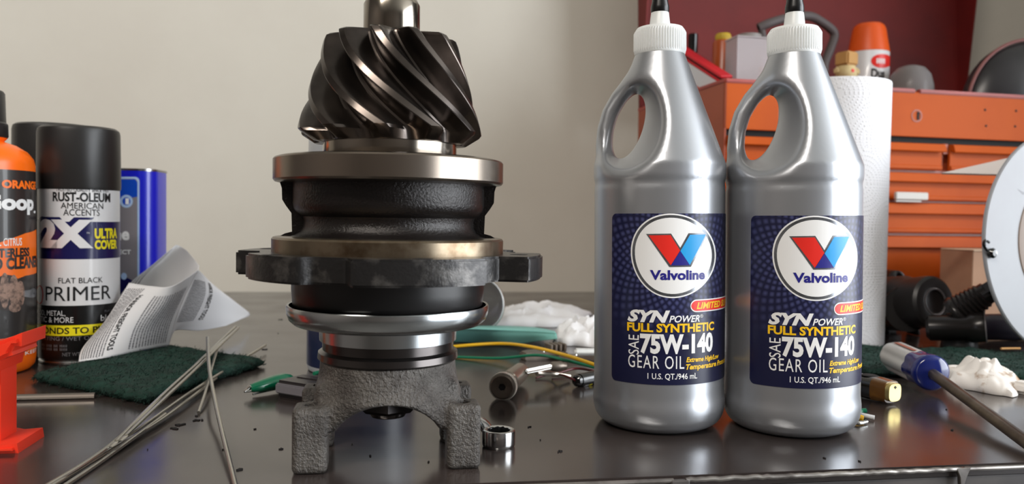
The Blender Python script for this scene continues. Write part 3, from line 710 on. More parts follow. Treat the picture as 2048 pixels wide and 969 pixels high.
# ------------------------------------------------------------------ green scouring pad (left)
def pad(name, label, corners, th, seed, m, zbase=0.0):
    c = sum((G(*p, zbase) for p in corners), Vector())/len(corners); c.z = zbase
    o = thing(name, label, 'scouring pad', c)
    q = [G(*p, zbase+th*.8)-Vector((c.x, c.y, 0)) for p in corners]
    NU, NV = 70, 40; P = []; fs = []
    def top(u, v):
        p = (q[0]*(1-u)+q[1]*u)*(1-v)+(q[3]*(1-u)+q[2]*u)*v
        nn = noise.noise(Vector((p.x*.9, p.y*.9, seed)))*.18+noise.noise(Vector((p.x*.25, p.y*.25, seed+5)))*.25
        e = min(u, 1-u, v, 1-v); k = min(e/.05, 1); w_ = noise.noise(Vector((p.x*2.2, p.y*2.2, seed+9)))*.35*(1-k)
        return Vector((p.x+w_, p.y+w_*.7, th*(.45+.5*math.sqrt(k))+nn*k))
    for j in range(NV+1):
        for i in range(NU+1): P.append(top(i/NU, j/NV))
    for j in range(NV+1):
        for i in range(NU+1):
            p = top(i/NU, j/NV); e = min(i/NU, 1-i/NU, j/NV, 1-j/NV); P.append(Vector((p.x*.985, p.y*.985, .02+(.18 if e == 0 else 0))))
    k = (NU+1)*(NV+1); W1 = NU+1
    for j in range(NV):
        for i in range(NU):
            a = j*W1+i; fs.append((a, a+1, a+1+W1, a+W1)); fs.append((k+a, k+a+W1, k+a+1+W1, k+a+1))
    B = [i for i in range(NU)]+[j*W1+NU for j in range(NV)]+[NV*W1+NU-i for i in range(NU)]+[(NV-j)*W1 for j in range(NV)]
    for a, b_ in zip(B, B[1:]+B[:1]): fs.append((a, k+a, k+b_, b_))
    MB().add(P, fs).build('pad_body', m, o, ang=80)
    rnd = random.Random(seed); m2 = MB()
    for _ in range(5200):
        if rnd.random() < .45:
            s_ = rnd.choice((0, 1)); t_ = rnd.random(); u, v = ((t_, s_) if rnd.random() < .6 else (s_, t_))
            p = top(u, v); p.z *= rnd.uniform(.25, 1)
            d = Vector((rnd.gauss(0, 1), rnd.gauss(0, 1), rnd.gauss(.1, .5)))
        else:
            p = top(rnd.random(), rnd.random()); d = Vector((rnd.gauss(0, 1), rnd.gauss(0, 1), abs(rnd.gauss(.1, .35))))
        d = d.normalized()*rnd.uniform(.15, .5); s2 = d.cross(Vector((rnd.random(), .3, 1))).normalized()*.018
        h = p+d*.5+Vector((0,0,.06)); e = p+d; e.z = max(e.z, .03)
        m2.add([p-s2, p+s2, h+s2, h-s2, e], [(0,1,2,3),(3,2,4)])
    f = m2.build('fibres', m, o, recalc=False); f['kind'] = 'stuff'
    return o, top, c
m_pad = mat('green_scour_fibre', (0.085, 0.24, 0.20), 0.85, var=(160, (.05,.15,.125), .4, .65), bump=(1400, .9, .12))
padL, padtop, padc = pad('scouring_pad', 'dark green scouring pad lying under the crumpled instruction sheet', [(285,790),(527,716),(345,690),(64,744)], .9, 3, m_pad)

# ------------------------------------------------------------------ crumpled instruction sheet
m_paper = mat('printed_paper', (0.83, 0.83, 0.84), 0.6, bump=(30, .12, .05))
sheet = thing('instruction_sheet', 'crumpled folded white instruction sheet with small printed text', 'paper', G(270, 715, .9))
so = G(270, 715, .9)
def page(name, ctrl, label=None, bow=0.0):
    """ctrl: rows of (px, py, depth); a smooth sheet through them"""
    rows = [[W(*c)-so for c in r] for r in ctrl]; NU, NV = 26, 22
    def ev(u, v):
        cs = []
        for r in rows:
            s_ = spline(r, 10); x = u*(len(s_)-1); i = min(int(x), len(s_)-2); cs.append(s_[i].lerp(s_[i+1], x-i))
        s_ = spline(cs, 10); x = v*(len(s_)-1); i = min(int(x), len(s_)-2); p = s_[i].lerp(s_[i+1], x-i)
        return p
    T = [[ev(i/NU, j/NV) for i in range(NU+1)] for j in range(NV+1)]
    def q(u, v):
        u = min(max(u, 0), .9999)*NU; v = min(max(v, 0), .9999)*NV; i, j = int(u), int(v); a, b_ = u-i, v-j
        return (T[j][i]*(1-a)+T[j][i+1]*a)*(1-b_)+(T[j+1][i]*(1-a)+T[j+1][i+1]*a)*b_
    P = [p for r in T for p in r]; n1 = NU+1
    fs = [(j*n1+i, j*n1+i+1, (j+1)*n1+i+1, (j+1)*n1+i) for j in range(NV) for i in range(NU)]
    o = MB().add(P, fs).build(name, m_paper, sheet, ang=70)
    md = o.modifiers.new('s', 'SOLIDIFY'); md.thickness = .012*CM; md.offset = 0
    return o, q
def nrm(q, u, v):
    n = (q(u+.02, v)-q(u-.02, v)).cross(q(u, v+.02)-q(u, v-.02)); n.normalize()
    if n.dot(CAM-so-q(u, v)) < 0: n = -n
    return n
rndp = random.Random(5)
def print_on(o, q, lines, texts=()):
    """rows of tiny print as short bars, plus bold headings; (u0,u1,v) runs on the page"""
    m = MB()
    for (u0, u1, v, h, along) in lines:
        p = u0
        while p < u1-.004:
            w_ = min(rndp.uniform(.008, .03), u1-p); c4 = []
            for a, b_ in ((p, v), (p+w_, v), (p+w_, v+h), (p, v+h)):
                uu, vv = (a, b_) if along == 'u' else (b_, a); c4.append(q(uu, vv)+nrm(q, uu, vv)*.03)
            m.add(c4, [(0,1,2,3)]); p += w_+rndp.uniform(.004, .008)
    if m.v: m.build('small_print', m_grey, o, recalc=False)
    for (s, box, flip) in texts:
        vs, fs = text2d(s, .03)
        if flip: vs = [(y, 1-x) for x, y in vs]
        flat2d(vs, fs, box, .02, lambda u, v: q(u, v)+nrm(q, u, v)*.035).build('lettering', m_ink, o, recalc=False)
# front page: u across (left to right), v from bottom to top
pf_, qf = page('front_page', [[(157,724,57.6),(215,716,59),(290,700,62.4),(338,692,65)], [(166,695,59.5),(232,665,60.5),(300,655,62.5),(352,640,65)],
    [(212,640,61.5),(262,612,62),(330,608,63),(372,590,66)], [(258,566,63.5),(305,573,63),(345,572,63.5),(396,541,67)]])
lines = [(.05, .93, .04+.028*i, .013, 'v') for i in range(9)]+[(.08, .80, .50+.030*i, .014, 'v') for i in range(14)]
print_on(pf_, qf, lines, [('HARBOR FREIGHT TOOLS', (.30, .12, .36, .82), True)])
for k in range(3): pass
pb_, qb = page('side_page', [[(338,692,65.2),(350,662,67),(400,662,70),(452,652,75)], [(352,640,65.2),(375,640,67.5),(425,635,71.5),(480,640,79)], [(372,590,66.2),(400,590,68.5),(440,590,73),(500,628,85)], [(396,541,67.2),(402,545,68.5),(425,568,73),(470,607,80)]])
print_on(pb_, qb, [(.30, .85, .08+.028*i, .013, 'v') for i in range(13)], [('HARBOR FREIGHT TOOLS', (.50, .30, .56, .85), True)])
pk_, qk = page('back_page', [[(232,602,70),(290,596,70),(345,585,70),(392,560,69)], [(262,565,71),(310,552,71.5),(360,552,71),(398,536,69.5)], [(305,530,72),(330,522,73),(365,518,72.5),(394,526,70.5)], [(352,490,74),(356,491,74),(362,494,74),(374,502,73)]])
print_on(pk_, qk, [(.05, .75, .30+.09*i, .02, 'v') for i in range(0)]+[(.04+.0*i, .9, .06+.05*i, .02, 'v') for i in range(3)])

# ------------------------------------------------------------------ welding rods
m_rod = mat('rod_steel', (0.74, 0.73, 0.70), 0.28, 1.0, bump=(60, .1, .02))
m_rodd = mat('dull_rod', (0.52, 0.49, 0.46), 0.4, .8)
def rod(label, pts, r, m=m_rod, tip=True):
    P = [G(x, y, z) for x, y, z in pts]; c = P[0].copy(); c.z = 0
    o = thing('welding_rod', label, 'rod', c, group='thin metal rods')
    Q = spline([p-c for p in P], 10)
    MB().tube(Q, r, 10).build('wire', m, o)
    if tip:
        d = (Q[0]-Q[3]).normalized(); MB().tube([Q[0]-d*.1, Q[0]+d*.25, Q[0]+d*.55, Q[0]+d*.8], [r*.9, r*1.5, r*1.5, r*.8], 10, flat=.4).build('flattened_end', m, o)
    return o
rod('silver rod in the long bundle, upper left edge reaching past the frame', [(85,978,.12),(222,890,.5),(350,770,1.1),(471,654,1.9)], .11, tip=False)
rod('silver rod in the long bundle, second from its upper edge', [(232,884,.55),(300,815,.9),(370,750,1.3),(474,659,1.9)], .11)
rod('silver rod in the long bundle with flat eyelet end', [(252,872,.6),(330,797,1.0),(385,745,1.4),(477,656,1.95)], .10)
rod('silver rod running from the bundle under the pad corner', [(225,897,.14),(300,842,.3),(400,773,.5),(531,691,.5)], .11)
rod('silver rod lying lowest beside the one under the pad corner', [(100,975,.12),(240,890,.16),(330,835,.25),(432,757,.35)], .11, tip=False)
rod('silver rod at the bottom of the bundle near the bench front', [(112,984,.12),(190,932,.12),(262,880,.2),(330,829,.3)], .11, tip=False)
rod('short thin rod leaning under the crossed bundle', [(397,826,.1),(412,780,.6),(426,728,1.0),(437,690,1.3)], .10, tip=False)
rod('curved rod crossing over the bundle toward the bench front', [(415,676,2.0),(419,740,1.7),(434,820,.9),(474,985,.1)], .12, tip=False)
rod('dull grey rod lying beside the red clamp foot', [(-40,797,.18),(60,795,.18),(190,792,.18)], .20, m_rodd, tip=False)
# ------------------------------------------------------------------ bottle standing behind the pinion
m_mist = mat('frosted_plastic', (0.74, 0.76, 0.78), 0.28, trans=.25, sss=.3)
m_dkblue = mat('dark_blue_label', (0.12, 0.15, 0.26), 0.3, coat=.3, var=(14, (.2,.25,.34), .5, .7))
m_lbl2 = mat('pale_yellow_label', (0.80, 0.70, 0.36), 0.4)
sb, sr = stand(612, 830, 757)
tb = thing('frosted_bottle', 'tall pale bottle with dark blue base, hidden behind the pinion gear', 'bottle', sb)
zt2 = PL(720, 76, sb, hn).z; zq = lambda y: PL(640, y, sb, hn).z
MB().lathe([(sr-.5,0),(sr-.12,.08),(sr,.4),(sr,zq(330)),(sr-.1,zq(250)),(sr-.35,zq(200)),(sr-.9,zq(150)),(sr-1.7,zq(112)),(1.25,zq(96)),(1.2,zq(90)),(0,zq(90))], 72).build('bottle_body', m_mist, tb)
MB().lathe([(1.3,zq(94)),(1.3,zt2-.1),(1.15,zt2),(0,zt2)], 40).build('cap', m_pale, tb)
band(.5, zq(590), sr+.015, m_dkblue, 'label', tb); band(zq(200)*.0+zq(225), zq(205), sr-.2, m_lbl2, 'neck_label', tb)
# ------------------------------------------------------------------ clip lead and black case
m_grn = mat('green_vinyl', (0.03, 0.36, 0.25), 0.22, coat=.4); m_clip = mat('clip_steel', (0.85, 0.85, 0.84), 0.2, 1.0)
P0, P1 = G(500, 778, .55), G(585, 757, .75); d = (P1-P0); ln = d.length; d.normalize()
cl = thing('alligator_clip', 'green sleeved alligator clip with bare steel tip, left of the yoke', 'clip', (P0.x, P0.y, 0))
o0 = Vector((P0.x, P0.y, 0))
MB().tube([P0-o0+d*ln*t_ for t_ in (0,.05,.3,.55,.8,.93,1.0)], [.25,.34,.48,.58,.56,.40,.2], 20, flat=.85).build('sleeve', m_grn, cl)
sd_ = d.cross(Vector((0,0,1))).normalized()
for s_ in (-1, 1):
    MB().tube([P0-o0+d*.4+Vector((0,0,.05*s_)), P0-o0-d*.05+Vector((0,0,.14*s_)), P0-o0-d*.4+Vector((0,0,.03*s_-.12))], [.2,.17,.07], 8, flat=.6).build('jaw', m_clip, cl)
MB().tube([P0-o0+d*.2+Vector((0,0,-.42)), P0-o0+d*1.4+Vector((0,0,-.45)), P0-o0+d*2.2+Vector((0,0,-.5))], .06, 8).build('lower_lever', m_clip, cl)
m_case = mat('black_case_plastic', (0.14, 0.125, 0.13), 0.33); m_caseg = mat('grey_case_side', (0.42, 0.41, 0.43), 0.45)
pc1 = G(625, 768, .9)
cs = thing('plastic_case', 'small black and grey plastic case beside the green clip', 'case', (pc1.x, pc1.y, 0), math.radians(-38))
MB().box((0,0,.72), (4.2,2.6,.8), .22, seg=3).build('case_shell', m_case, cs)
MB().box((0,-1.22,.62), (3.9,.35,.62), .08, seg=2).build('side_panel', m_caseg, cs)
MB().box((0,0,.2), (3.9,2.3,.4), .1, seg=2).build('case_base', m_case, cs)
MB().box((0,.3,1.12), (3.0,.5,.12), .05, seg=2).build('top_rib', m_case, cs)
# ------------------------------------------------------------------ wires
def wire(name, label, pts, r, m, cat='wire', group=None):
    P = [G(x, y, z) for x, y, z in pts]; c = P[0].copy(); c.z = 0
    o = MB().tube(spline([p-c for p in P], 12), r, 10).build(name, m, None, loc=c); return tag(o, label, cat, group)
m_wy = mat('yellow_wire', (0.90, 0.70, 0.12), 0.35); m_wg = mat('green_wire', (0.05, 0.42, 0.30), 0.35); m_wr = mat('dark_red_wire', (0.35, 0.06, 0.09), 0.4)
wire('yellow_wire', 'yellow insulated wire curving from the yoke to the bottle', [(850,702,.2),(915,693,.5),(1000,688,.8),(1060,694,1.2),(1130,711,1.3),(1195,732,1.1),(1240,745,.9)], .14, m_wy)
wire('green_wire', 'green insulated wire running below the yellow wire', [(850,712,.15),(920,715,.15),(1000,717,.4),(1075,711,1.0),(1130,721,.8),(1195,737,.5),(1240,748,.3)], .12, m_wg)
wire('green_wire', 'short green wire end showing between black case and yoke', [(628,748,.3),(640,745,.3),(665,741,.3),(700,740,.15)], .14, m_wg)
wire('red_wire', 'thin dark red wire joined to the striped cylinder', [(1072,757,.1),(1100,749,.3),(1125,751,.6),(1150,761,.55)], .08, m_wr)
wire('red_wire', 'dark red wire disappearing behind the left oil bottle', [(1105,752,.15),(1150,738,.4),(1195,744,.4),(1230,750,.2)], .10, m_wr)
# ------------------------------------------------------------------ ratchet with knurled end
m_chrome = mat('tool_chrome', (0.68, 0.64, 0.59), 0.24, .75, bump=(30, .06, .02)); m_brown = mat('brown_tool_steel', (0.50, 0.46, 0.42), 0.36, .6, var=(60, (.38,.33,.30), .4, .7))
E0, E1 = G(1004, 775, .86), G(1075, 716, .86); da = (E1-E0).normalized(); oe = Vector((E0.x, E0.y, 0))
ra = thing('knurled_tool', 'steel hand tool with knurled round end facing the camera', 'tool', oe)
Ra = align(da); ce = E0-oe
def knurl(r, z0, z1, n=56):
    m = MB(); P = []; fs = []
    for z in (z0, z1):
        for i in range(n*2): a = math.pi*i/n; q = r*(1 if i % 2 else .955); P.append((q*math.cos(a), q*math.sin(a), z))
    k = n*2
    for i in range(k): fs.append((i, (i+1) % k, k+(i+1) % k, k+i))
    fs.append(tuple(range(k))); fs.append(tuple(range(k, 2*k))); m.add(P, fs); return m
kn = knurl(.93, .10, .52); kn.v = [tuple(Ra @ Vector(v)+ce) for v in kn.v]; kn.build('knurled_ring', mat('knurl_steel', (.78,.76,.72), .35, .35), ra)
MB().lathe([(.2,.02),(.25,0),(.72,-.02),(.82,.06),(.83,.14)], 48, ce, Ra).build('end_face', m_brown, ra)
MB().lathe([(.0,.0),(.22,-.02),(.24,-.03),(.24,.1)], 6, ce, Ra).build('hex_recess', m_blk, ra)
MB().lathe([(.62,.5),(.62,.9),(.72,.95),(.72,1.25),(.60,1.3),(.58,1.6),(.70,1.7),(.72,2.2),(.66,5.2),(.5,5.4),(0,5.4)], 40, ce, Ra).build('barrel', m_chrome, ra)
# silver lever resting on it
A0, A1, A2 = G(1050, 745, 1.1), G(1104, 734, 1.25), G(1136, 733, 1.2); oa = Vector((A0.x, A0.y, 0))
lv = thing('lever_key', 'bright silver lever bar with brown knob end, leaning on the knurled tool', 'tool', oa)
dl = (A1-A0); MB().box((A0+A1)/2-oa, (.32, .45, dl.length), .08, align(dl), 2).build('bar', m_clip, lv)
MB().box((A0+A1)/2-oa+Vector((0,-.24,.02)), (.1, .06, dl.length*.95), .02, align(dl)).build('groove', m_brown, lv)
MB().lathe([(0,-.15),(.3,-.1),(.36,.1),(.36,.75),(.28,.9),(.28,1.1),(.2,1.15),(0,1.15)], 12, A1-oa, align(A2-A1)).build('knob', m_brown, lv)
MB().tube([A1-oa-dl*.55+Vector((0,.2,-.3)), A1-oa+Vector((0,.5,-.6)), A2-oa+Vector((.3,.7,-.9))], .18, 8).build('stem', m_chrome, lv)
# flat brown brackets
b0 = G(1092, 704, .55); bk = thing('metal_bracket', 'ribbed brown metal bracket behind the yellow wire', 'bracket', (b0.x, b0.y, 0), math.radians(12))
MB().prism([(-2.2,-.8),(1.6,-.9),(1.6,.9),(-1.4,1.0),(-2.3,.3)], 0, .65, .12, 2).build('plate', m_brown, bk)
for i in range(4): MB().box((.2+.42*i, -.1, .95), (.22, 1.4, .62), .05).build('rib', m_brown, bk)
MB().lathe([(0,.82),(.16,.78),(.18,.64)], 16, (-.5,-.5,0)).build('rivet', m_clip, bk)
b0 = G(1165, 712, .4); bk = thing('flat_key', 'flat brown metal strip with pale sleeve next to the left oil bottle', 'tool', (b0.x, b0.y, 0), math.radians(-6))
MB().prism([(-2.2,-.5),(2.4,-.7),(2.4,.6),(-1.6,.7)], 0, .45, .1, 2).build('strip', m_brown, bk)
MB().box((1.0,.1,.72), (3.4,.9,.5), .18, seg=3).build('sleeve', m_capw, bk)
for x in (-1.5,-.6): MB().lathe([(0,.6),(.14,.56),(.16,.44)], 14, (x,-.1,0)).build('rivet', m_clip, bk)
# striped cylinder
m_tubek = mat('glossy_black', (0.05, 0.05, 0.06), 0.12, coat=.5)
Q0, Q1 = G(1150, 763, .47), G(1232, 747, .47); oq = Vector((Q0.x, Q0.y, 0)); Rq = align(Q1-Q0)
bt = thing('penlight', 'glossy black cylinder with chrome and yellow marks beside the oil bottle', 'penlight', oq)
lq = (Q1-Q0).length
MB().lathe([(.0,0),(.3,.02),(.4,.12),(.42,.3),(.42,.42)], 32, Q0-oq, Rq).build('end_cap', m_tubek, bt)
bb_ = MB().lathe([(.47,.42),(.48,.46),(.48,lq-.05),(.44,lq),(0,lq)], 40, Q0-oq, Rq).build('barrel', m_tubek, bt)
MB().lathe([(.485,.5),(.487,.52),(.487,lq-.2),(.485,lq-.18)], 8, Q0-oq, Rq, a0=2.3, a1=3.2).build('chrome_stripe', m_clip, bb_)
for i, (a, e, m) in enumerate(((.75,.82,m_white),(.86,.95,m_white),(1.0,1.1,m_white),(1.2,1.5,m_cany),(1.9,2.3,m_cany))):
    MB().lathe([(.484,a),(.488,a+.01),(.488,e-.01),(.484,e)], 6, Q0-oq, Rq, a0=1.35, a1=1.95).build('printed_mark', m, bb_)
# ------------------------------------------------------------------ box-end wrench by the right yoke leg
wc = G(997, 893, .0); wc = Vector((wc.x, wc.y, 0)); wr_ = .86
wn = thing('box_end_wrench', 'chrome box-end wrench with twelve-point ring by the yoke leg', 'wrench', wc)
m_wch = mat('wrench_chrome', (0.74, 0.74, 0.74), 0.17, 1.0)
zr = 1.0
m = MB(); n = 96; P = []; fs = []
def star(i): a = 12*(2*math.pi*i/n); return .555+.075*abs(math.cos(a/2))*1.0
prof_ = [(0, .06, .92), (0, .0, .98), (0, .0, 1.0)]
for (rr, z, kind) in ((.80,.0,0),(.85,.08,0),(.86,.2,0),(.86,.78,0),(.84,.86,0),(.78,.9,0),(.70,.9,0),(0,.85,1),(0,.03,1),(.72,.0,0),(.80,.0,0)):
    for i in range(n):
        a = 2*math.pi*i/n; q = star(i) if kind else rr; P.append((q*math.sin(a), -q*math.cos(a), z*1.0))
for j in range(10):
    for i in range(n): fs.append((j*n+i, j*n+(i+1) % n, (j+1)*n+(i+1) % n, (j+1)*n+i))
m.add(P, fs).build('ring_head', m_wch, wn)
h1 = G(905, 818, 1.4)-wc; h0 = Vector((-.45, .6, .62)); 
MB().tube(spline([h0, h0.lerp(h1, .2)+Vector((0,0,.25)), h0.lerp(h1, .5)+Vector((0,0,.1)), h1], 8), .42, 14, flat=.55).build('handle', m_wch, wn)
# ------------------------------------------------------------------ chrome dish, tissues and teal sheet at the back
dc = W(966, 609, 83); dz_ = dc.z; 
dsh = thing('chrome_dish', 'shallow chrome dish standing on edge behind the dust shield', 'dish', (dc.x, dc.y, 0))
Rd = align(Vector((-.62, -.72, .06))); r_ = dz_*.99
MB().lathe([(r_*.93,.06),(r_*.98,.12),(r_,.05),(r_,-.1),(r_*.9,-.5),(r_*.6,-.85),(0,-1.0),(0,-.9),(r_*.58,-.72),(r_*.86,-.4),(r_*.93,.06)], 72, (0,0,dz_), Rd).build('dish_shell', mat('dish_metal', (.80,.78,.74), .3, .9), dsh)
MB().lathe([(r_*.945,.1),(r_*.985,.2),(r_*1.0,.1)], 72, (0,0,dz_), Rd, close=False).build('rim', m_canw, dsh)
def crumple(name, label, cat, corners, h, seed, m, amp=1.0, zb=0.0, nu=46, nv=30, frq=.55):
    c = sum((G(*p, zb) for p in corners), Vector())/4; c.z = zb; q = [G(*p, zb)-c for p in corners]; P = []
    for j in range(nv+1):
        for i in range(nu+1):
            u, v = i/nu, j/nv; p = (q[0]*(1-u)+q[1]*u)*(1-v)+(q[3]*(1-u)+q[2]*u)*v
            wv = Vector((p.x*frq, p.y*frq, seed))
            rd = 1-abs(noise.noise(wv*1.3))*2.2; rd2 = abs(noise.noise(wv*3.1))
            e = (math.sin(math.pi*u)*math.sin(math.pi*v))**.45
            wob = noise.noise(wv*2+Vector((3,1,0)))*.9; wob2 = noise.noise(wv*2+Vector((9,4,0)))*.9
            z = h*e*(.62+.5*amp*(rd-.5)+.35*rd2*amp)
            P.append((p.x+wob*.6, p.y+wob2*.6, max(z, 0)+.03))
    w1 = nu+1; fs = [(j*w1+i, j*w1+i+1, (j+1)*w1+i+1, (j+1)*w1+i) for j in range(nv) for i in range(nu)]
    o = MB().add(P, fs).build(name, m, None, ang=38, loc=c)
    md = o.modifiers.new('s', 'SOLIDIFY'); md.thickness = .03*CM; md.offset = 1
    return tag(o, label, cat)
m_tis = mat('white_tissue', (0.90, 0.90, 0.91), 0.75, bump=(350, .3, .03)); m_tis2 = mat('stained_tissue', (0.88, 0.86, 0.84), 0.75, spots=(70, (.60,.47,.33), .53, .66), bump=(120, .3, .05))
crumple('paper_towel', 'smooth folded white paper towel in front of the wall', 'paper towel', [(975,656),(1165,655),(1180,628),(1000,626)], 2.6, 2.3, m_tis, .5, frq=.3)
crumple('paper_towel', 'crumpled white paper towel next to the left oil bottle', 'paper towel', [(1105,690),(1230,700),(1230,668),(1118,664)], 2.6, 7.7, m_tis, .8, frq=.5)
m_teal = mat('teal_sheet', (0.46, 0.70, 0.67), 0.5, bump=(12, .2, .05))
tc_ = G(1000, 690); tlp = []
N1 = 30
rows_ = [[(870,684,.5),(950,688,.1),(1010,692,.1),(1070,684,.7),(1114,678,1.4)], [(870,662,1.7),(950,664,1.5),(1010,667,1.4),(1070,668,1.5),(1113,670,1.6)], [(870,655,1.9),(950,656,1.8),(1010,657,1.7),(1070,660,1.7),(1111,665,1.7)], [(870,652,1.0),(950,652,.6),(1010,652,.5),(1070,655,.6),(1108,662,.9)]]
sp_ = [spline([G(*p)-tc_ for p in r], 8) for r in rows_]; cols = list(zip(*sp_)); P = []
for c_ in cols: P += spline(list(c_), 6)
nv_ = len(P)//len(cols); fs = [(i*nv_+j, i*nv_+j+1, (i+1)*nv_+j+1, (i+1)*nv_+j) for i in range(len(cols)-1) for j in range(nv_-1)]
o = MB().add(P, fs).build('teal_sheet', m_teal, None, ang=80, loc=tc_); md = o.modifiers.new('s', 'SOLIDIFY'); md.thickness = .05*CM
tag(o, 'bent teal plastic sheet lying in front of the white paper towels', 'plastic sheet')
# ------------------------------------------------------------------ crumbs on the bench
rnd = random.Random(11); m = MB()
for (x, y, s) in [(345,857,.16),(355,850,.2),(392,833,.22),(398,842,.15),(742,912,.14),(706,890,.1),(846,925,.14),(520,860,.1),(560,900,.08),(1120,905,.1),(1060,855,.1),(1720,925,.06),(1650,918,.06),(1080,880,.06),(450,900,.1),(530,700,.12),(556,668,.1),(565,640,.14),(300,900,.05),(480,940,.12),(1905,862,.07),(1890,820,.06)]:
    p = G(x, y)
    for k in range(rnd.randint(1, 3)):
        q = p+Vector((rnd.gauss(0, s), rnd.gauss(0, s), 0)); w_ = s*rnd.uniform(.5, 1.1)
        m.box((q.x, q.y, .03), (w_*2, w_, .06), .01, RZ(rnd.random()*6))
o = m.build('bench_crumbs', m_blk, None); tag(o, 'scattered tiny black crumbs and flakes on the bench top', 'debris', None, 'stuff')
# ------------------------------------------------------------------ paper towel roll
rc, rr = stand(1545, 1769, 696)
m_roll = mat('embossed_paper', (0.91, 0.91, 0.925), 0.75)
t, b, L = nodes_of(m_roll)
uvn = t.nodes.new('ShaderNodeUVMap'); uvn.uv_map = 'UV'
def mth(op, a, bb=None, c=None):
    n = t.nodes.new('ShaderNodeMath'); n.operation = op
    for i, v in enumerate((a, bb, c)):
        if v is None: continue
        if isinstance(v, (int, float)): n.inputs[i].default_value = v
        else: L(v, n.inputs[i])
    return n.outputs[0]
sp = t.nodes.new('ShaderNodeSeparateXYZ'); L(uvn.outputs[0], sp.inputs[0])
def rings(ox, oy, px_, py_):
    dx = mth('SUBTRACT', mth('PINGPONG', mth('ADD', sp.outputs[0], ox), px_/2), 0); dy = mth('PINGPONG', mth('ADD', sp.outputs[1], oy), py_/2)
    r = mth('SQRT', mth('ADD', mth('MULTIPLY', dx, dx), mth('MULTIPLY', dy, dy))); th = mth('ARCTAN2', dy, dx)
    ri = mth('ROUND', mth('MULTIPLY', r, 1/.42)); a = mth('SINE', mth('MULTIPLY', r, 2*math.pi/.42)); bb2 = mth('SINE', mth('MULTIPLY', th, mth('MULTIPLY', ri, 10)))
    k = mth('MULTIPLY', mth('MAXIMUM', a, 0), mth('MAXIMUM', bb2, 0)); return k, r
k1, ra_ = rings(0, 1.2, 7.6, 8.4); k2, rb_ = rings(3.8, 5.4, 7.6, 8.4)
lt = mth('LESS_THAN', ra_, rb_); kk = mth('ADD', mth('MULTIPLY', k1, lt), mth('MULTIPLY', k2, mth('SUBTRACT', 1, lt)))
bp = t.nodes.new('ShaderNodeBump'); bp.inputs['Strength'].default_value = .6; bp.inputs['Distance'].default_value = .0010; L(kk, bp.inputs['Height']); L(bp.outputs[0], b.inputs['Normal'])
roll = thing('paper_towel_roll', 'white embossed paper towel roll standing behind the right oil bottle', 'paper towel roll', rc)
zrt = PL(1780, 172, rc, hn).z
n = 128; P = []; uvs = []; zs = [0, .03]+[.15+(zrt-.3)*i/20 for i in range(21)]+[zrt-.03, zrt]
for z in zs:
    q = rr-(.12 if z in (0, zrt) else .03 if z in (.03, zrt-.03) else 0)
    for i in range(n+1): a = 2*math.pi*i/n; P.append((q*math.sin(a), -q*math.cos(a), z)); uvs.append((a*rr, z))
fs = [(j*(n+1)+i, j*(n+1)+i+1, (j+1)*(n+1)+i+1, (j+1)*(n+1)+i) for j in range(len(zs)-1) for i in range(n)]
MB().add(P, fs).build('paper_wrap', m_roll, roll, uv=uvs, recalc=False)
MB().lathe([(2.1,.02),(rr-.1,.0),(rr-.06,.02)], 96, close=False).build('end_face', m_tis, roll); MB().lathe([(2.1,zrt-.02),(rr-.1,zrt),(rr-.06,zrt-.02)], 96, close=False).build('end_face', m_tis, roll)
m_kraft = mat('cardboard', (0.66, 0.52, 0.42), 0.8, var=(12, (.6,.46,.37), .4, .7))
MB().lathe([(2.0,.0),(2.15,0),(2.15,zrt),(2.0,zrt),(2.0,0)], 48, close=False).build('core_tube', m_kraft, roll)

# ------------------------------------------------------------------ things kept in the open top of the chest
TZt = zt-1.84
def tray(px, D): p = W(px, 300, D); return Vector((p.x, p.y, TZt))
hz = lambda y, p, x=1700: PL(x, y, p, hn).z-TZt
# duster can
q = tray(1731, 112); rk = 39/F*112
du = thing('duster_can', 'spray can with orange cap and white label, above the paper towel roll', 'spray can', q)
zo = hz(106, q); zq1 = hz(47, q)
MB().lathe([(rk-.2,0),(rk,.1),(rk,zo-.1),(rk-.05,zo)], 72).build('can_body', m_canw, du)
m_orc = mat('orange_cap', (0.88, 0.34, 0.08), 0.4)
MB().lathe([(rk,zo-.05),(rk+.03,zo),(rk*.98,zo+.4),(rk*.80,zq1-.9),(rk*.72,zq1-.4),(rk*.6,zq1-.12),(rk*.4,zq1),(0,zq1)], 72).build('cap', m_orc, du)
pdu = lambda px, py: (lambda a: (a[0], a[1]-TZt))(CYL(px, py, (q.x, q.y), rk))
patch([pdu(1764+22*math.cos(i/6.4), 122+14*math.sin(i/6.4)) for i in range(40)], rk+.02, 'oval_mark', m_red, du)
ctext('IIIII', (1753,117,1769.5,127), m_white, parent=du, pf=pdu, R=rk+.04, bold=.03)
ctext('Dus', (1742,137,1769,156), m_ink, parent=du, pf=pdu, R=rk+.03, bold=.04)
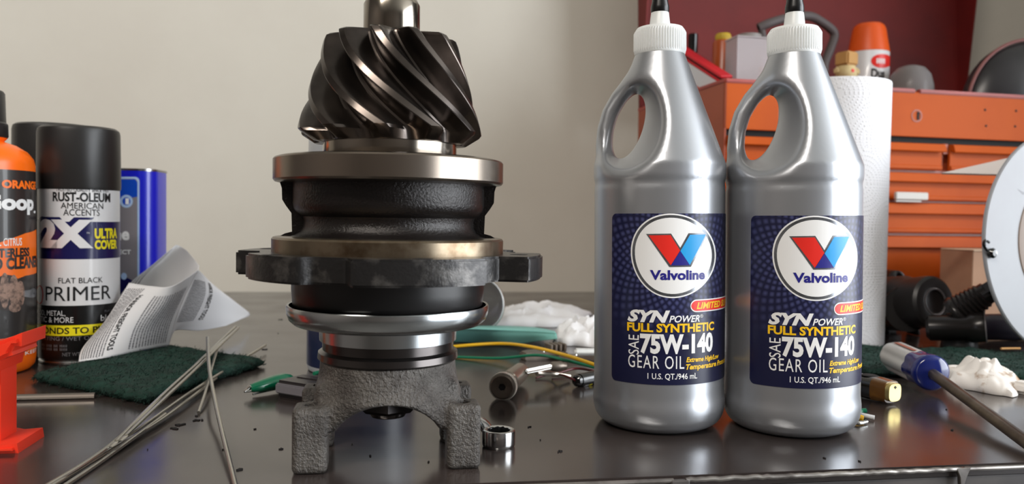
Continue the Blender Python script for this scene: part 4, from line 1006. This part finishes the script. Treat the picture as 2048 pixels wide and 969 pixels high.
# wooden bung
q = tray(1688, 103); m_cork = mat('cork_wood', (0.74, 0.56, 0.33), 0.7, var=(20, (.62,.42,.22), .42, .66)); m_cork2 = mat('pale_foam', (0.82, 0.74, 0.55), 0.7, var=(16, (.7,.58,.36), .45, .7))
z0, z1, z2_ = hz(158, q), hz(132, q), hz(106, q); w_ = 16/F*103
ck = thing('wooden_bung', 'small pale wooden bung with square top, next to the duster can', 'bung', q)
MB().lathe([(w_*1.0,0),(w_*1.05,z0),(w_*1.25,z0+.3),(w_*1.3,z0+.9),(w_*1.05,z1-.1),(w_*.8,z1)], 28).build('base', m_cork2, ck)
MB().box((0,0,(z1+z2_)/2), (w_*2.05, w_*2, z2_-z1+.1), .2, RZ(.35), 2).build('top_block', m_cork, ck)
for sx in (-1, 1): MB().box((sx*w_*1.35, -.1, (z0+z1)/2+.1), (.7, .8, 1.0), .25, None, 3).build('side_lug', m_cork2, ck)
MB().lathe([(0,.06),(.22,.04),(.24,0)], 16, (w_*.1, -w_*1.27, (z0+z1)/2), align((0,-1,0))).build('red_spot', m_red, ck)
# clear plastic dome
q = tray(1817, 108); rd_ = 43/F*108; z1 = hz(130, q)
m_dome = mat('smoky_clear_plastic', (0.62, 0.60, 0.60), 0.25, trans=.45, ior=1.2)
dm2 = thing('plastic_dome', 'smoky clear plastic dome cup resting upside down on the chest', 'plastic cup', q)
prof = [(rd_, 0), (rd_, z1*.45), (rd_*.97, z1*.62), (rd_*.85, z1*.82), (rd_*.6, z1*.95), (rd_*.3, z1), (0, z1)]
MB().lathe(prof+[(0,z1-.12),(rd_*.58,z1*.95-.12),(rd_*.82,z1*.82-.1),(rd_*.94,z1*.6),(rd_-.1,0)], 48).build('dome_shell', m_dome, dm2)
MB().lathe([(rd_-.02,0),(rd_+.15,.03),(rd_+.15,.25),(rd_-.02,.28)], 48, close=False).build('rim', m_dome, dm2)
# dark shell on the right
m_hel = mat('dark_shell_plastic', (0.17, 0.16, 0.17), 0.3, var=(12, (.1,.1,.1), .4, .7)); q = tray(2045, 106)
hl = thing('dark_helmet_shell', 'dark glossy rounded helmet shell on the chest at the right', 'helmet', q)
hh = hz(84, q, 2055); hw = 138/F*106
bm = bmesh.new(); bmesh.ops.create_uvsphere(bm, u_segments=48, v_segments=28, radius=1)
bmesh.ops.bisect_plane(bm, geom=bm.verts[:]+bm.edges[:]+bm.faces[:], plane_co=(0,0,0), plane_no=(0,0,-1), clear_outer=True)
for v in bm.verts: v.co = Vector((v.co.x*hw, v.co.y*3.8, (abs(v.co.z)**.92)*hh))
MB().bm(bm).build('shell', m_hel, hl)
m_pk = mat('dusty_pink_trim', (0.50, 0.30, 0.29), 0.5)
MB().tube([(-hw*math.cos(a)*1.01, -1.0, hh*abs(math.sin(a))**.92*1.005) for a in [math.pi*i/40 for i in range(41)]], .22, 8).build('trim_band', m_pk, hl)
# grey bent handle
m_hose = mat('grey_rubber', (0.33, 0.30, 0.30), 0.6, bump=(40, .2, .05))
q = tray(1600, 110); P = [W(x, y, D)-q for x, y, D in ((1517,56,108),(1540,46,108),(1575,36,109),(1615,32,110),(1640,42,111),(1668,66,112),(1662,95,112),(1650,125,112),(1648,150,112))]; P.append(Vector((P[-1].x, P[-1].y, .4)))
hd = thing('bent_grey_handle', 'bent grey rubber handle arching behind the right bottle cap', 'handle', q)
MB().tube(spline(P, 8), .62, 12).build('tube', m_hose, hd)
MB().lathe([(.0,-.02),(.34,-.03),(.36,.02)], 20, P[0]+(P[0]-P[1]).normalized()*.03, align(P[0]-P[1])).build('bore', m_blk, hd)
MB().tube([P[0]+Vector((.5,.1,-.2)), P[0]+Vector((1.2,.3,-2.5)), Vector((P[0].x+1.0, P[0].y+.3, .35))], .5, 12).build('leg', m_hose, hd)
# orange bottle with yellow lid, grey jar, clear box
q = tray(1441, 106.5); m_ob = mat('amber_bottle', (0.70, 0.32, 0.12), 0.3, trans=.2)
ob = thing('amber_bottle', 'small amber bottle with yellow lid behind the clear box', 'bottle', q); z1 = hz(82, q, 1441); ro = 20/F*106.5
MB().lathe([(ro-.1,0),(ro,.1),(ro,z1-.3),(ro-.15,z1),(.9,z1+.05)], 40).build('bottle_body', m_ob, ob)
m_yl = mat('yellow_lid', (0.72, 0.60, 0.10), 0.45); ribcap(1.0, z1, hz(68, q, 1441), 24).build('lid', m_yl, ob)
q = tray(1492, 109); gj = thing('grey_lidded_jar', 'round jar with grey lid behind the clear plastic box', 'jar', q); z1 = hz(86, q, 1492)
MB().lathe([(1.5,0),(1.6,.1),(1.6,z1)], 36).build('jar_body', m_hose, gj); m_gl = mat('grey_lid', (.55,.53,.52), .5)
MB().lathe([(1.6,z1-.05),(1.7,z1),(1.7,hz(70, q, 1492)-.1),(1.55,hz(70, q, 1492)),(0,hz(70, q, 1492))], 40).build('lid', m_gl, gj)
q = tray(1496, 101.5); bx_ = thing('clear_plastic_box', 'clear plastic box with brown contents on the chest corner', 'box', q, CA); z1 = hz(82, q, 1496); w_ = 84/F*101.5
m_clr = mat('cloudy_clear_plastic', (0.86, 0.83, 0.84), 0.12, trans=.55, ior=1.15)
for sy in (-1, 1): MB().box((0, sy*1.5, z1/2), (w_, .1, z1), .03).build('wall_panel', m_clr, bx_)
for sx in (-1, 1): MB().box((sx*(w_/2-.05), 0, z1/2), (.1, 2.9, z1), .03).build('wall_panel', m_clr, bx_)
MB().box((0,0,.05), (w_-.2, 2.9, .1), .02).build('floor_panel', m_clr, bx_); MB().box((0,0,z1+.12), (w_+.15, 3.3, .25), .06).build('lid', m_clr, bx_)
m_cont = mat('brown_part', (0.55, 0.42, 0.34), .6); MB().lathe([(.0,z1*.3),(.8,z1*.34),(.85,z1*.62),(.55,z1*.7),(.5,z1*.85),(0,z1*.92)], 18, (.6,-.65,-.2)).build('contents', m_cont, bx_)
MB().box((0,.85,z1*.45), (w_-.5,.6,z1*.8), .1).build('paper_insert', m_tis, bx_)
# dark bottle and the red and white carton by the left bottle
q = tray(1381, 116); db = thing('black_small_bottle', 'small black bottle right of the left oil bottle cap', 'bottle', q); z1 = hz(68, q, 1381)
MB().lathe([(.9,0),(1.0,.1),(1.0,z1*.6),(.75,z1*.72),(.7,z1*.75),(.72,z1-.1),(.6,z1),(0,z1)], 32).build('bottle_body', m_tubek, db)
MB().lathe([(1.01,z1*.15),(1.02,z1*.17),(1.02,z1*.45),(1.01,z1*.47)], 32, close=False).build('label', m_tgrey, db)
m_cw = mat('carton_white', (.84,.85,.87), .4); m_cr = mat('carton_red', (.76,.08,.14), .4)
K0, K1 = W(1371, 108, 104), W(1449, 158, 98); q = Vector((K1.x, K1.y, TZt))
ka = (K0-K1).normalized(); kt = thing('red_white_carton', 'red and white carton leaning over the chest edge by the left bottle', 'carton', q)
up_ = Vector((0,-.35,1)); up_ = (up_-ka*up_.dot(ka)).normalized(); sd2 = ka.cross(up_)
MR = Matrix((ka, sd2, up_)).transposed(); kl = (K0-K1).length+5
cen = K1-q+ka*(kl/2-.3)
MB().box(cen-up_*1.4, (kl, 1.6, 2.2), .08, MR).build('panel', m_cw, kt)
MB().box(cen-up_*.25, (kl, 1.75, .35), .06, MR).build('red_edge', m_cr, kt); MB().box(cen+up_*.35, (kl, 1.9, .35), .08, MR).build('red_edge', m_cr, kt)
MB().box(cen+up_*.05, (kl, 1.5, .3), 0, MR).build('slot', m_blk, kt)
MB().box(cen-up_*2.6-ka*(kl*.15), (kl*.5, 1.6, .5), .08, MR).build('red_edge', m_cr, kt)
MB().lathe([(0,.03),(.22,.02),(.24,0)], 12, cen-up_*1.2+ka*1.5-sd2*.0+Vector((0,-.85,0)), align((0,-1,0))).build('printed_dot', m_ink, kt)

# ------------------------------------------------------------------ black tools heaped in front of the chest
m_rub = mat('black_rubber', (0.105, 0.095, 0.095), 0.42, bump=(50, .15, .05)); m_rub2 = mat('black_oiled_steel', (0.13, 0.12, 0.12), 0.26, .4)
q = G(1862, 683); q = Vector((q.x, q.y+4, 0))
fcn = W(1872, 604, 76)-q; ax1 = Vector((.16, -.97, .14)).normalized()
bl = thing('black_boot_barrel', 'fat black rubber barrel with round recessed end facing the camera', 'tool', q)
Rb = align(ax1); rb1 = 52/F*76; f0 = fcn
MB().lathe([(rb1*.40,-.55),(rb1*.5,-.5),(rb1*.55,-.05),(rb1*.62,.0),(rb1*.9,-.1),(rb1*1.0,-.35),(rb1*1.02,-1.0),(rb1*.98,-3),(rb1*1.1,-3.6),(rb1*1.1,-6),(rb1*.8,-6.4),(0,-6.4)], 56, f0, Rb).build('barrel', m_rub, bl)
MB().lathe([(0,-.42),(rb1*.3,-.40),(rb1*.44,-.3),(rb1*.47,-.12),(rb1*.5,-.10),(rb1*.5,-.5)], 48, f0, Rb).build('recessed_end', m_rub2, bl)
MB().lathe([(rb1*.46,-.08),(rb1*.5,-.02),(rb1*.54,-.06)], 48, f0, Rb, close=False).build('rim_ring', mat('grey_ring', (.42,.40,.40), .3, .6), bl)
lo_ = Vector((0, .8, 0)); zl = fcn.z-rb1*1.0
MB().box((fcn.x*.5+.3, 4.2, zl/2+.4), (4.2, 4.5, zl+1.2), .6, None, 3).build('base_block', m_rub, bl)
MB().tube([Vector((-2.6,2.5,2.2)), Vector((-1.8,1.9,2.6)), fcn+ax1*-2+Vector((-1.2,0,-.6))], [2.1,2.2,2.3], 24).build('side_barrel', m_rub, bl)
# fitting with a knob
q2 = G(1930, 690); q2 = Vector((q2.x+1.2, q2.y+.6, 0))
ft = thing('black_threaded_fitting', 'black threaded steel fitting with square end leaning by the cardboard', 'tool', q2)
S0, S1, S2 = W(1908, 630, 73)-q2, W(1950, 602, 72)-q2, W(1985, 582, 71)-q2
da2 = (S1-S0).normalized(); l2 = (S1-S0).length
pr2 = [(0,0),(1.5,.05),(1.6,.4)]
for i in range(7): pr2 += [(1.55-.06*i, .6+i*.38), (1.38-.06*i, .78+i*.38)]
pr2 += [(1.0, 3.5), (0, 3.5)]
MB().lathe(pr2, 36, S0, align(da2)).build('threaded_body', m_rub2, ft)
MB().box(S1.lerp(S2, .45), (1.5, 1.5, 2.6), .22, align(S2-S1), 2).build('square_end', m_rub2, ft)
MB().lathe([(1.5,0),(1.6,.2),(1.5,1.0),(1.3,2.0),(1.2,max(S0.z,2.6))], 36, (S0.x+.8, S0.y+.2, 0)).build('foot', m_rub, ft)
q3 = G(1968, 688); q3 = Vector((q3.x, q3.y+1.6, 0)); c3 = W(1972, 655, 71)-q3; ax3 = Vector((.75,-.62,.1)).normalized(); R3 = align(ax3); r3 = 31/F*71
so3 = thing('black_ring_socket', 'black socket with open ring end lying behind the green pad', 'socket', q3); c3.z = max(c3.z, r3*1.05)
MB().lathe([(r3*.6,-1.6),(r3*.62,-.1),(r3*.7,.0),(r3*.95,-.05),(r3,-.25),(r3,-1.2),(r3*.85,-1.5),(r3*.85,-4.5),(r3*.6,-4.8),(0,-4.8),(0,-1.7)], 48, c3, R3).build('socket_body', m_rub2, so3)
MB().lathe([(r3*.93,-.04),(r3*.98,.03),(r3*1.02,-.08)], 48, c3, R3, close=False).build('end_ring', MATS['grey_ring'], so3)
q4 = G(2030, 690); q4 = Vector((q4.x, q4.y+2.4, 0)); m_dpb = mat('dark_violet_plastic', (.10,.09,.14), .35)
dk = thing('dark_violet_handle', 'dark violet tool handle lying behind the green pad at the right', 'handle', q4)
MB().tube([(-2.2,.4,1.3),(-1,.2,1.4),(2,0,1.4),(6,-.2,1.3)], [1.0,1.35,1.4,1.2], 24).build('grip', m_dpb, dk)
MB().tube([(-3.4,.6,1.25),(-2.1,.4,1.3)], .6, 16).build('ferrule', m_rub2, dk)
q5 = G(1795, 660); q5 = Vector((q5.x, q5.y+9, 0)); st = thing('black_strap_loop', 'flat black strap loop rising beside the paper towel roll', 'strap', q5)
P = [W(x, y, 84)-q5 for x, y in ((1770,590),(1776,552),(1786,541),(1797,548),(1806,570),(1818,595))]; P = [Vector((P[0].x-.2, P[0].y, .1))]+P+[Vector((P[-1].x+.8, P[-1].y, .1))]
sp5 = spline(P, 6); mS = MB(); V5 = []
for p in sp5: V5 += [p+Vector((0,-.9,0)), p+Vector((0,.9,0))]
mS.add(V5, [(2*i, 2*i+1, 2*i+3, 2*i+2) for i in range(len(sp5)-1)]); o = mS.build('band', m_rub, st); md = o.modifiers.new('s', 'SOLIDIFY'); md.thickness = .3*CM
# cardboard piece
q6 = W(1950, 640, 90); q6 = Vector((q6.x, q6.y, 0)); cb = thing('cardboard_box', 'plain tan cardboard box in front of the drawers, behind the grey disc', 'box', q6, CA)
zc6 = PL(1950, 503, q6, hn).z; wl6 = 45/F*90
MB().box((4.4+2,2.5,zc6/2), (4.4*2+wl6*2, 5, zc6), .08).build('carton', m_kraft, cb)
MB().box((4.4+2,2.4,zc6+.08), (4.4*2+wl6*2+.1, 5.1, .16), .05).build('top_flap', mat('cardboard_edge', (.78,.68,.58), .8), cb)
# ------------------------------------------------------------------ grey disc on edge
m_dsc = mat('grey_disc_paint', (0.60, 0.61, 0.63), 0.5, var=(10, (.58,.58,.60), .45, .7), spots=(20, (.42,.42,.43), .70, .76))
dn = Vector((-.60, -.80, 0)).normalized(); dn = Vector((.19,-.98,.06)).normalized()
gcn = W(2132, 487, 72); rg = gcn.z/math.sqrt(1-dn.z**2); q7 = Vector((gcn.x, gcn.y, 0))
gd = thing('grinding_disc', 'large pale grey disc standing on edge at the right of the bench', 'disc', q7); Rg = align(dn)
MB().lathe([(rg*.3,-.2),(rg*.99,-.2),(rg,-.1),(rg,.1),(rg*.99,.2),(rg*.3,.2),(rg*.3,-.2)], 128, (0,0,gcn.z), Rg).build('disc', m_dsc, gd)
MB().lathe([(.0,.34),(rg*.57,.34),(rg*.61,.28),(rg*.62,.15)], 96, (0,0,gcn.z), Rg).build('hub_plate', mat('brown_hub', (.50,.43,.38), .5), gd)
hp = PL(1976, 507, gcn, dn)-q7
MB().lathe([(0,.75),(.28,.7),(.45,.5),(.45,.3),(.25,.15)], 20, hp, Rg).build('black_knob', m_tubek, gd)
P = [PL(x, y, gcn+dn*.5, dn)-q7 for x, y in ((1975,503),(1970,496),(1967,488),(1971,481),(1978,486))]
MB().tube(spline(P, 6), .11, 8).build('wire_hook', m_tubek, gd)
P = [PL(x, y, gcn+dn*.21, dn)-q7 for x, y in ((2034,378),(2046,384),(2058,386),(2046,390))]
MB().add(P, [(0,1,2,3)]).build('scuff', m_grey, gd, recalc=False)
# pale pointed wedge behind the disc
q8 = W(1960, 345, 80); m_wd = mat('off_white_card', (.92,.89,.87), .6)
T = [W(x, y, D) for x, y, D in ((1884,346,80),(2022,315,78),(2120,296,76),(2120,352,76),(2000,349,78))]
c8 = Vector((T[2].x, T[2].y, 0)); wd = thing('pointed_card', 'white pointed card wedge sticking out left of the grey disc', 'card', c8)
nn = (T[1]-T[0]).cross(T[4]-T[0]).normalized(); nn = -nn if nn.y < 0 else nn
MB().add([p-c8 for p in T]+[p-c8+nn*.5 for p in T], [(0,1,2,3,4),(9,8,7,6,5)]+[(i, (i+1) % 5, 5+(i+1) % 5, 5+i) for i in range(5)]).build('blade', m_wd, wd)
MB().tube([Vector((0,.3,0)), T[3].lerp(T[2], .5)-c8+Vector((0,.3,0))], .5, 12).build('stand', m_wd, wd)
# ------------------------------------------------------------------ right scouring pad, screwdriver, tissue, lighter
padR, _, _ = pad('scouring_pad', 'dark green scouring pad lying behind the screwdriver', [(1690,738),(2110,756),(2130,705),(1700,690)], .7, 8, m_pad)
m_clh = mat('clear_acetate', (0.84, 0.84, 0.84), 0.2, trans=.25, ior=1.35); m_blh = mat('blue_acetate', (0.09, 0.14, 0.42), 0.15, coat=.4, trans=.15)
H0, H1, H2 = G(1788, 712, 1.75), G(1866, 748, 1.5), G(2085, 909, .35); oh = Vector((H2.x, H2.y, 0)); ha = (H1-H0).normalized(); lh = (H1-H0).length
sc_ = thing('screwdriver', 'screwdriver with clear handle, blue collar and long dull shaft', 'screwdriver', oh); Rh = align(ha)
def fluted(prof, n=72, k=6, dep=.12):
    P = []; fs = []
    for r, z, fl_ in prof:
        for i in range(n):
            a = 2*math.pi*i/n; q = r*(1-dep*fl_*(.5-.5*math.cos(k*a))**2); P.append(Rh @ Vector((q*math.cos(a), q*math.sin(a), z))+H0-oh)
    for j in range(len(prof)-1):
        for i in range(n): fs.append((j*n+i, j*n+(i+1) % n, (j+1)*n+(i+1) % n, (j+1)*n+i))
    fs.append(tuple(range(n))); fs.append(tuple((len(prof)-1)*n+i for i in range(n))); return MB().add(P, fs)
rh = 1.18
fluted([(.35,-.55,0),(.8,-.42,0),(1.05,-.1,.3),(rh,.4,1),(rh,lh*.62,1)]).build('handle', m_clh, sc_, ang=50)
fluted([(.45,-.3,0),(.5,.2,0),(.5,lh*.62,0)], dep=0).build('handle_core', mat('cloudy_core', (.80,.79,.78), .5), sc_)
fluted([(rh*1.0,lh*.62,1),(rh*1.01,lh*.72,.9),(rh*.98,lh*.80,.3),(rh*1.06,lh*.88,0),(rh*1.06,lh*.97,0),(rh*.9,lh*1.0,0),(.35,lh*1.02,0)]).build('collar', m_blh, sc_, ang=50)
m_shd = mat('dull_shaft_steel', (0.45, 0.41, 0.36), 0.38, .9, var=(40, (.32,.28,.25), .42, .66))
MB().tube([H1-oh-ha*.2, H1.lerp(H2, .5)-oh, H2-oh], .36, 18).build('shaft', m_shd, sc_)
upn = (Vector((0,0,1))-ha*ha.z).normalized(); sn = ha.cross(upn)
for k_, m in ((-.42, m_canw), (0, mat('rust_print', (.60,.36,.30), .45)), (.42, m_canw)):
    c = H0-oh+ha*lh*.32+upn*(rh*.93)+sn*k_*.9-Vector((0,0,abs(k_)*.25)); MB().box(c, (.22 if k_ else .5, .04, lh*.5), .01, Matrix((sn, upn, ha)).transposed()).build('printed_strip', m, sc_)
crumple('tissue', 'crumpled white tissue with brown stains beside the screwdriver shaft', 'tissue', [(1895,775),(2030,797),(2040,768),(1885,750)], 2.3, 4.1, m_tis2, .8, frq=.42)
o = MB().box((0,0,.45), (1.3,1.2,.85), .25, RZ(.4), 3).build('foam_chip', m_tis2, None, loc=G(2046, 788)); tag(o, 'small off-white foam chip at the right edge beside the tissue', 'foam')
# lighter-like capsule with gold end
m_gold = mat('gold_cap', (0.86, 0.78, 0.52), 0.25, .85); m_amb = mat('amber_plastic', (0.42, 0.27, 0.10), 0.15, coat=.6, trans=.25)
g1 = G(1802, 816); g1 = Vector((g1.x, g1.y+.8, 0)); lt_ = thing('brass_ended_case', 'black oblong case with amber band and brass end cap beside the right bottle', 'case', g1, math.radians(-72))
def capsule(x0, x1, hw0, hw1, hh0, hh1, name, m, par, zc=.82):
    P = []; fs = []; n = 32; st_ = 5
    for j in range(st_+1):
        t_ = j/st_; x = x0+(x1-x0)*t_; a_, b2_ = hw0+(hw1-hw0)*t_, hh0+(hh1-hh0)*t_
        for i in range(n):
            a = 2*math.pi*i/n; ca, sa = math.cos(a), math.sin(a); P.append((x, a_*abs(ca)**.6*(1 if ca > 0 else -1), zc+b2_*abs(sa)**.6*(1 if sa > 0 else -1)))
    for j in range(st_):
        for i in range(n): fs.append((j*n+i, j*n+(i+1) % n, (j+1)*n+(i+1) % n, (j+1)*n+i))
    fs.append(tuple(range(n))); fs.append(tuple(st_*n+i for i in range(n))); return MB().add(P, fs).build(name, m, par, ang=50)
capsule(-4.6, -1.2, .72, .82, .70, .78, 'case_body', m_tubek, lt_); capsule(-1.2, -.15, .82, .72, .78, .72, 'amber_band', m_amb, lt_); capsule(-.15, .12, .64, .58, .62, .58, 'brass_cap', m_gold, lt_)
MB().add([(.14,0,1.28),(.14,.14,1.16),(.14,0,1.04),(.14,-.14,1.16)], [(0,1,2,3)]).build('diamond_mark', m_ink, lt_, recalc=False)
MB().lathe([(0,.03),(.5,.02),(.55,0)], 20, (-1.9,0,1.60)).build('thumb_slot', m_blk, lt_)
# little wire ends beside the right bottle
wire('wire_end', 'green wire end poking out beside the right bottle', [(1700,832,.25),(1718,824,.3),(1732,822,.35)], .15, m_wg, 'wire', 'wire ends by the right bottle')
wire('wire_end', 'white wire tip poking out beside the right bottle', [(1705,825,.2),(1726,831,.25),(1749,836,.2)], .13, m_canw, 'wire', 'wire ends by the right bottle')
wire('wire_end', 'yellow wire end poking out beside the right bottle', [(1700,838,.2),(1715,835,.25),(1727,838,.2)], .17, m_wy, 'wire', 'wire ends by the right bottle')
wire('wire_end', 'bare silver wire tip lowest beside the right bottle', [(1702,846,.13),(1718,847,.15),(1733,844,.15)], .11, m_clip, 'wire', 'wire ends by the right bottle')
o = MB().tube([(-.9,0,.1),(0,.03,.1),(1.0,0,.1)], .1, 8).build('wood_splinter', m_cork, None, loc=G(2020, 700, .85)+Vector((0,0,.0))); tag(o, 'tiny pale wood splinter lying on the right green pad', 'splinter')
